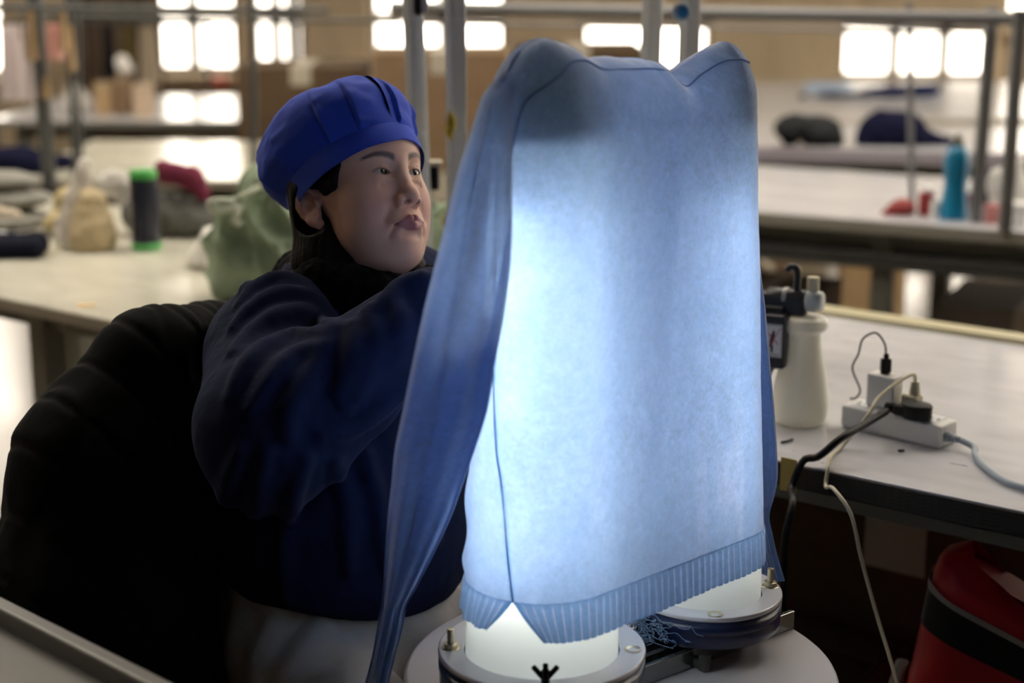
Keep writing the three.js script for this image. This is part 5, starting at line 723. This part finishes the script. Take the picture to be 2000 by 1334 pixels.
blob('navy_bundle', 'navy cloth bundle at the left edge beyond the sweaters', 'bundle', pal.ink, [egg(0, 0.05, 0, 0.1, 0.05, 0.07), egg(0.05, 0.03, 0, 0.08, 0.04, 0.06)], 0.04, [-0.18, 0, -0.12], [0.18, 0.14, 0.12], 0.009, clothDisp(0.012, 16), atY(25, 338, 0.75).setY(0.7405));
blob('blue_bundle', 'small dark blue bundle right of the dark rack upright', 'bundle', pal.ink, [egg(0, 0.03, 0, 0.04, 0.03, 0.04)], 0.02, [-0.08, 0, -0.07], [0.08, 0.08, 0.07], 0.008, clothDisp(0.008, 18), atY(122, 330, 0.75).setY(0.7405));
solo('red_box', box(0.1, 0.05, 0.06, 0, 0.025, 0, 0.004), std(rgb(0.75, 0.08, 0.05), 0.5), 'small red box on the sill of the left window', 'box', atZ(428, 166, -10.32));
// ---------------------------------------------------------------- below the near table: cartons and the red bag
carton(V(0.76, 0, -2.90), 0.72, 0.50, 0.30, TURN, M.card, 'big brown carton under the near table behind the cables');
carton(V(0.46, 0, -2.60), 0.18, 0.2, 0.18, -0.55, M.card, 'low brown carton on the floor right of the lamp stand');
{ const c = thing('open_carton', 'flattened tan carton sheet on the floor by the lamp stand', 'box', V(0.50, 0.31, -2.76), -0.6); part('flap', box(0.34, 0.006, 0.10, 0, 0, 0, 0.002), M.card, c); part('flap', box(0.10, 0.006, 0.2, -0.06, -0.01, 0.12, 0.002), M.card, c); part('side', box(0.36, 0.3, 0.006, 0, -0.155, -0.06, 0.002), M.card, c); part('side', box(0.006, 0.3, 0.26, 0.17, -0.155, 0.06, 0.002), M.card, c); }
{
  const p = atZ(1972, 1140, -2.30), red = std(rgb(0.55, 0.01, 0.016), 0.5, { clearcoat: 0.2 }), h = p.y, t = thing('red_bag', 'shiny red bag with a black band and white trim under the near table', 'bag', V(p.x, 0, p.z), -0.35), w = 0.21;
  const shape = (y0, y1, o) => grid((u, v) => { const a = u * 2 * PI, y = lerp(y0, y1, v), k = y > h - 0.05 ? sqrt(max(0, 1 - ((y - h + 0.05) / 0.05) ** 2)) * 0.45 + 0.55 : 1, s = Math.sign, c = cos(a), q = sin(a), W = (w / 2 + (h - y) * 0.14) * k + o, D = (0.07 + (h - y) * 0.05) * k + o; return V(s(c) * abs(c) ** 0.6 * W + 0.006 * noise(u * 9, y * 14, 2), y - 0.09 * (s(c) * abs(c) ** 0.6) * (y / h) * 0.6, s(q) * abs(q) ** 0.6 * D + 0.008 * noise(u * 12, y * 16, 4)); }, 72, 40, [0.6, 0.4], true);
  part('bag', merge([shape(0.003, h, 0), grid((u, v) => { const a = u * 2 * PI; return V(cos(a) * w * 0.3 * v, h - 0.055 * cos(a) * v * 0.55, sin(a) * 0.04 * v); }, 32, 6)]), red, t); part('band', shape(h - 0.105, h - 0.055, 0.003), std(rgb(0.008, 0.008, 0.008), 0.6), t, 'black band'); part('trim', shape(h - 0.055, h - 0.045, 0.004), std(rgb(0.4, 0.38, 0.36), 0.5), t, 'white trim');
  part('side_panel', box(0.02, h - 0.16, 0.10, -w / 2 - 0.045, (h - 0.16) / 2 + 0.0, 0, 0.006), std(rgb(0.32, 0.3, 0.28), 0.5), t, 'pale side panel');
}

{ // dark board partition before the far wall at left
  const t = thing('board_partition', 'dark brown board partition standing against the far wall at upper left', 'partition', V(-2.22, 0, -9.6)), ms = [std(rgb(0.11, 0.075, 0.045), 0.8), std(rgb(0.085, 0.06, 0.04), 0.8), std(rgb(0.14, 0.1, 0.06), 0.8)];
  for (let i = 0; i < 6; i++) part('plank', box(0.085, 1.34, 0.02, -0.225 + i * 0.09, 0.67, (i % 2) * 0.004, 0.003), ms[i % 3], t);
  part('crosspiece', box(0.54, 0.06, 0.03, 0, 0.2, -0.025), ms[1], t);
}
renderer.render(scene, camera);
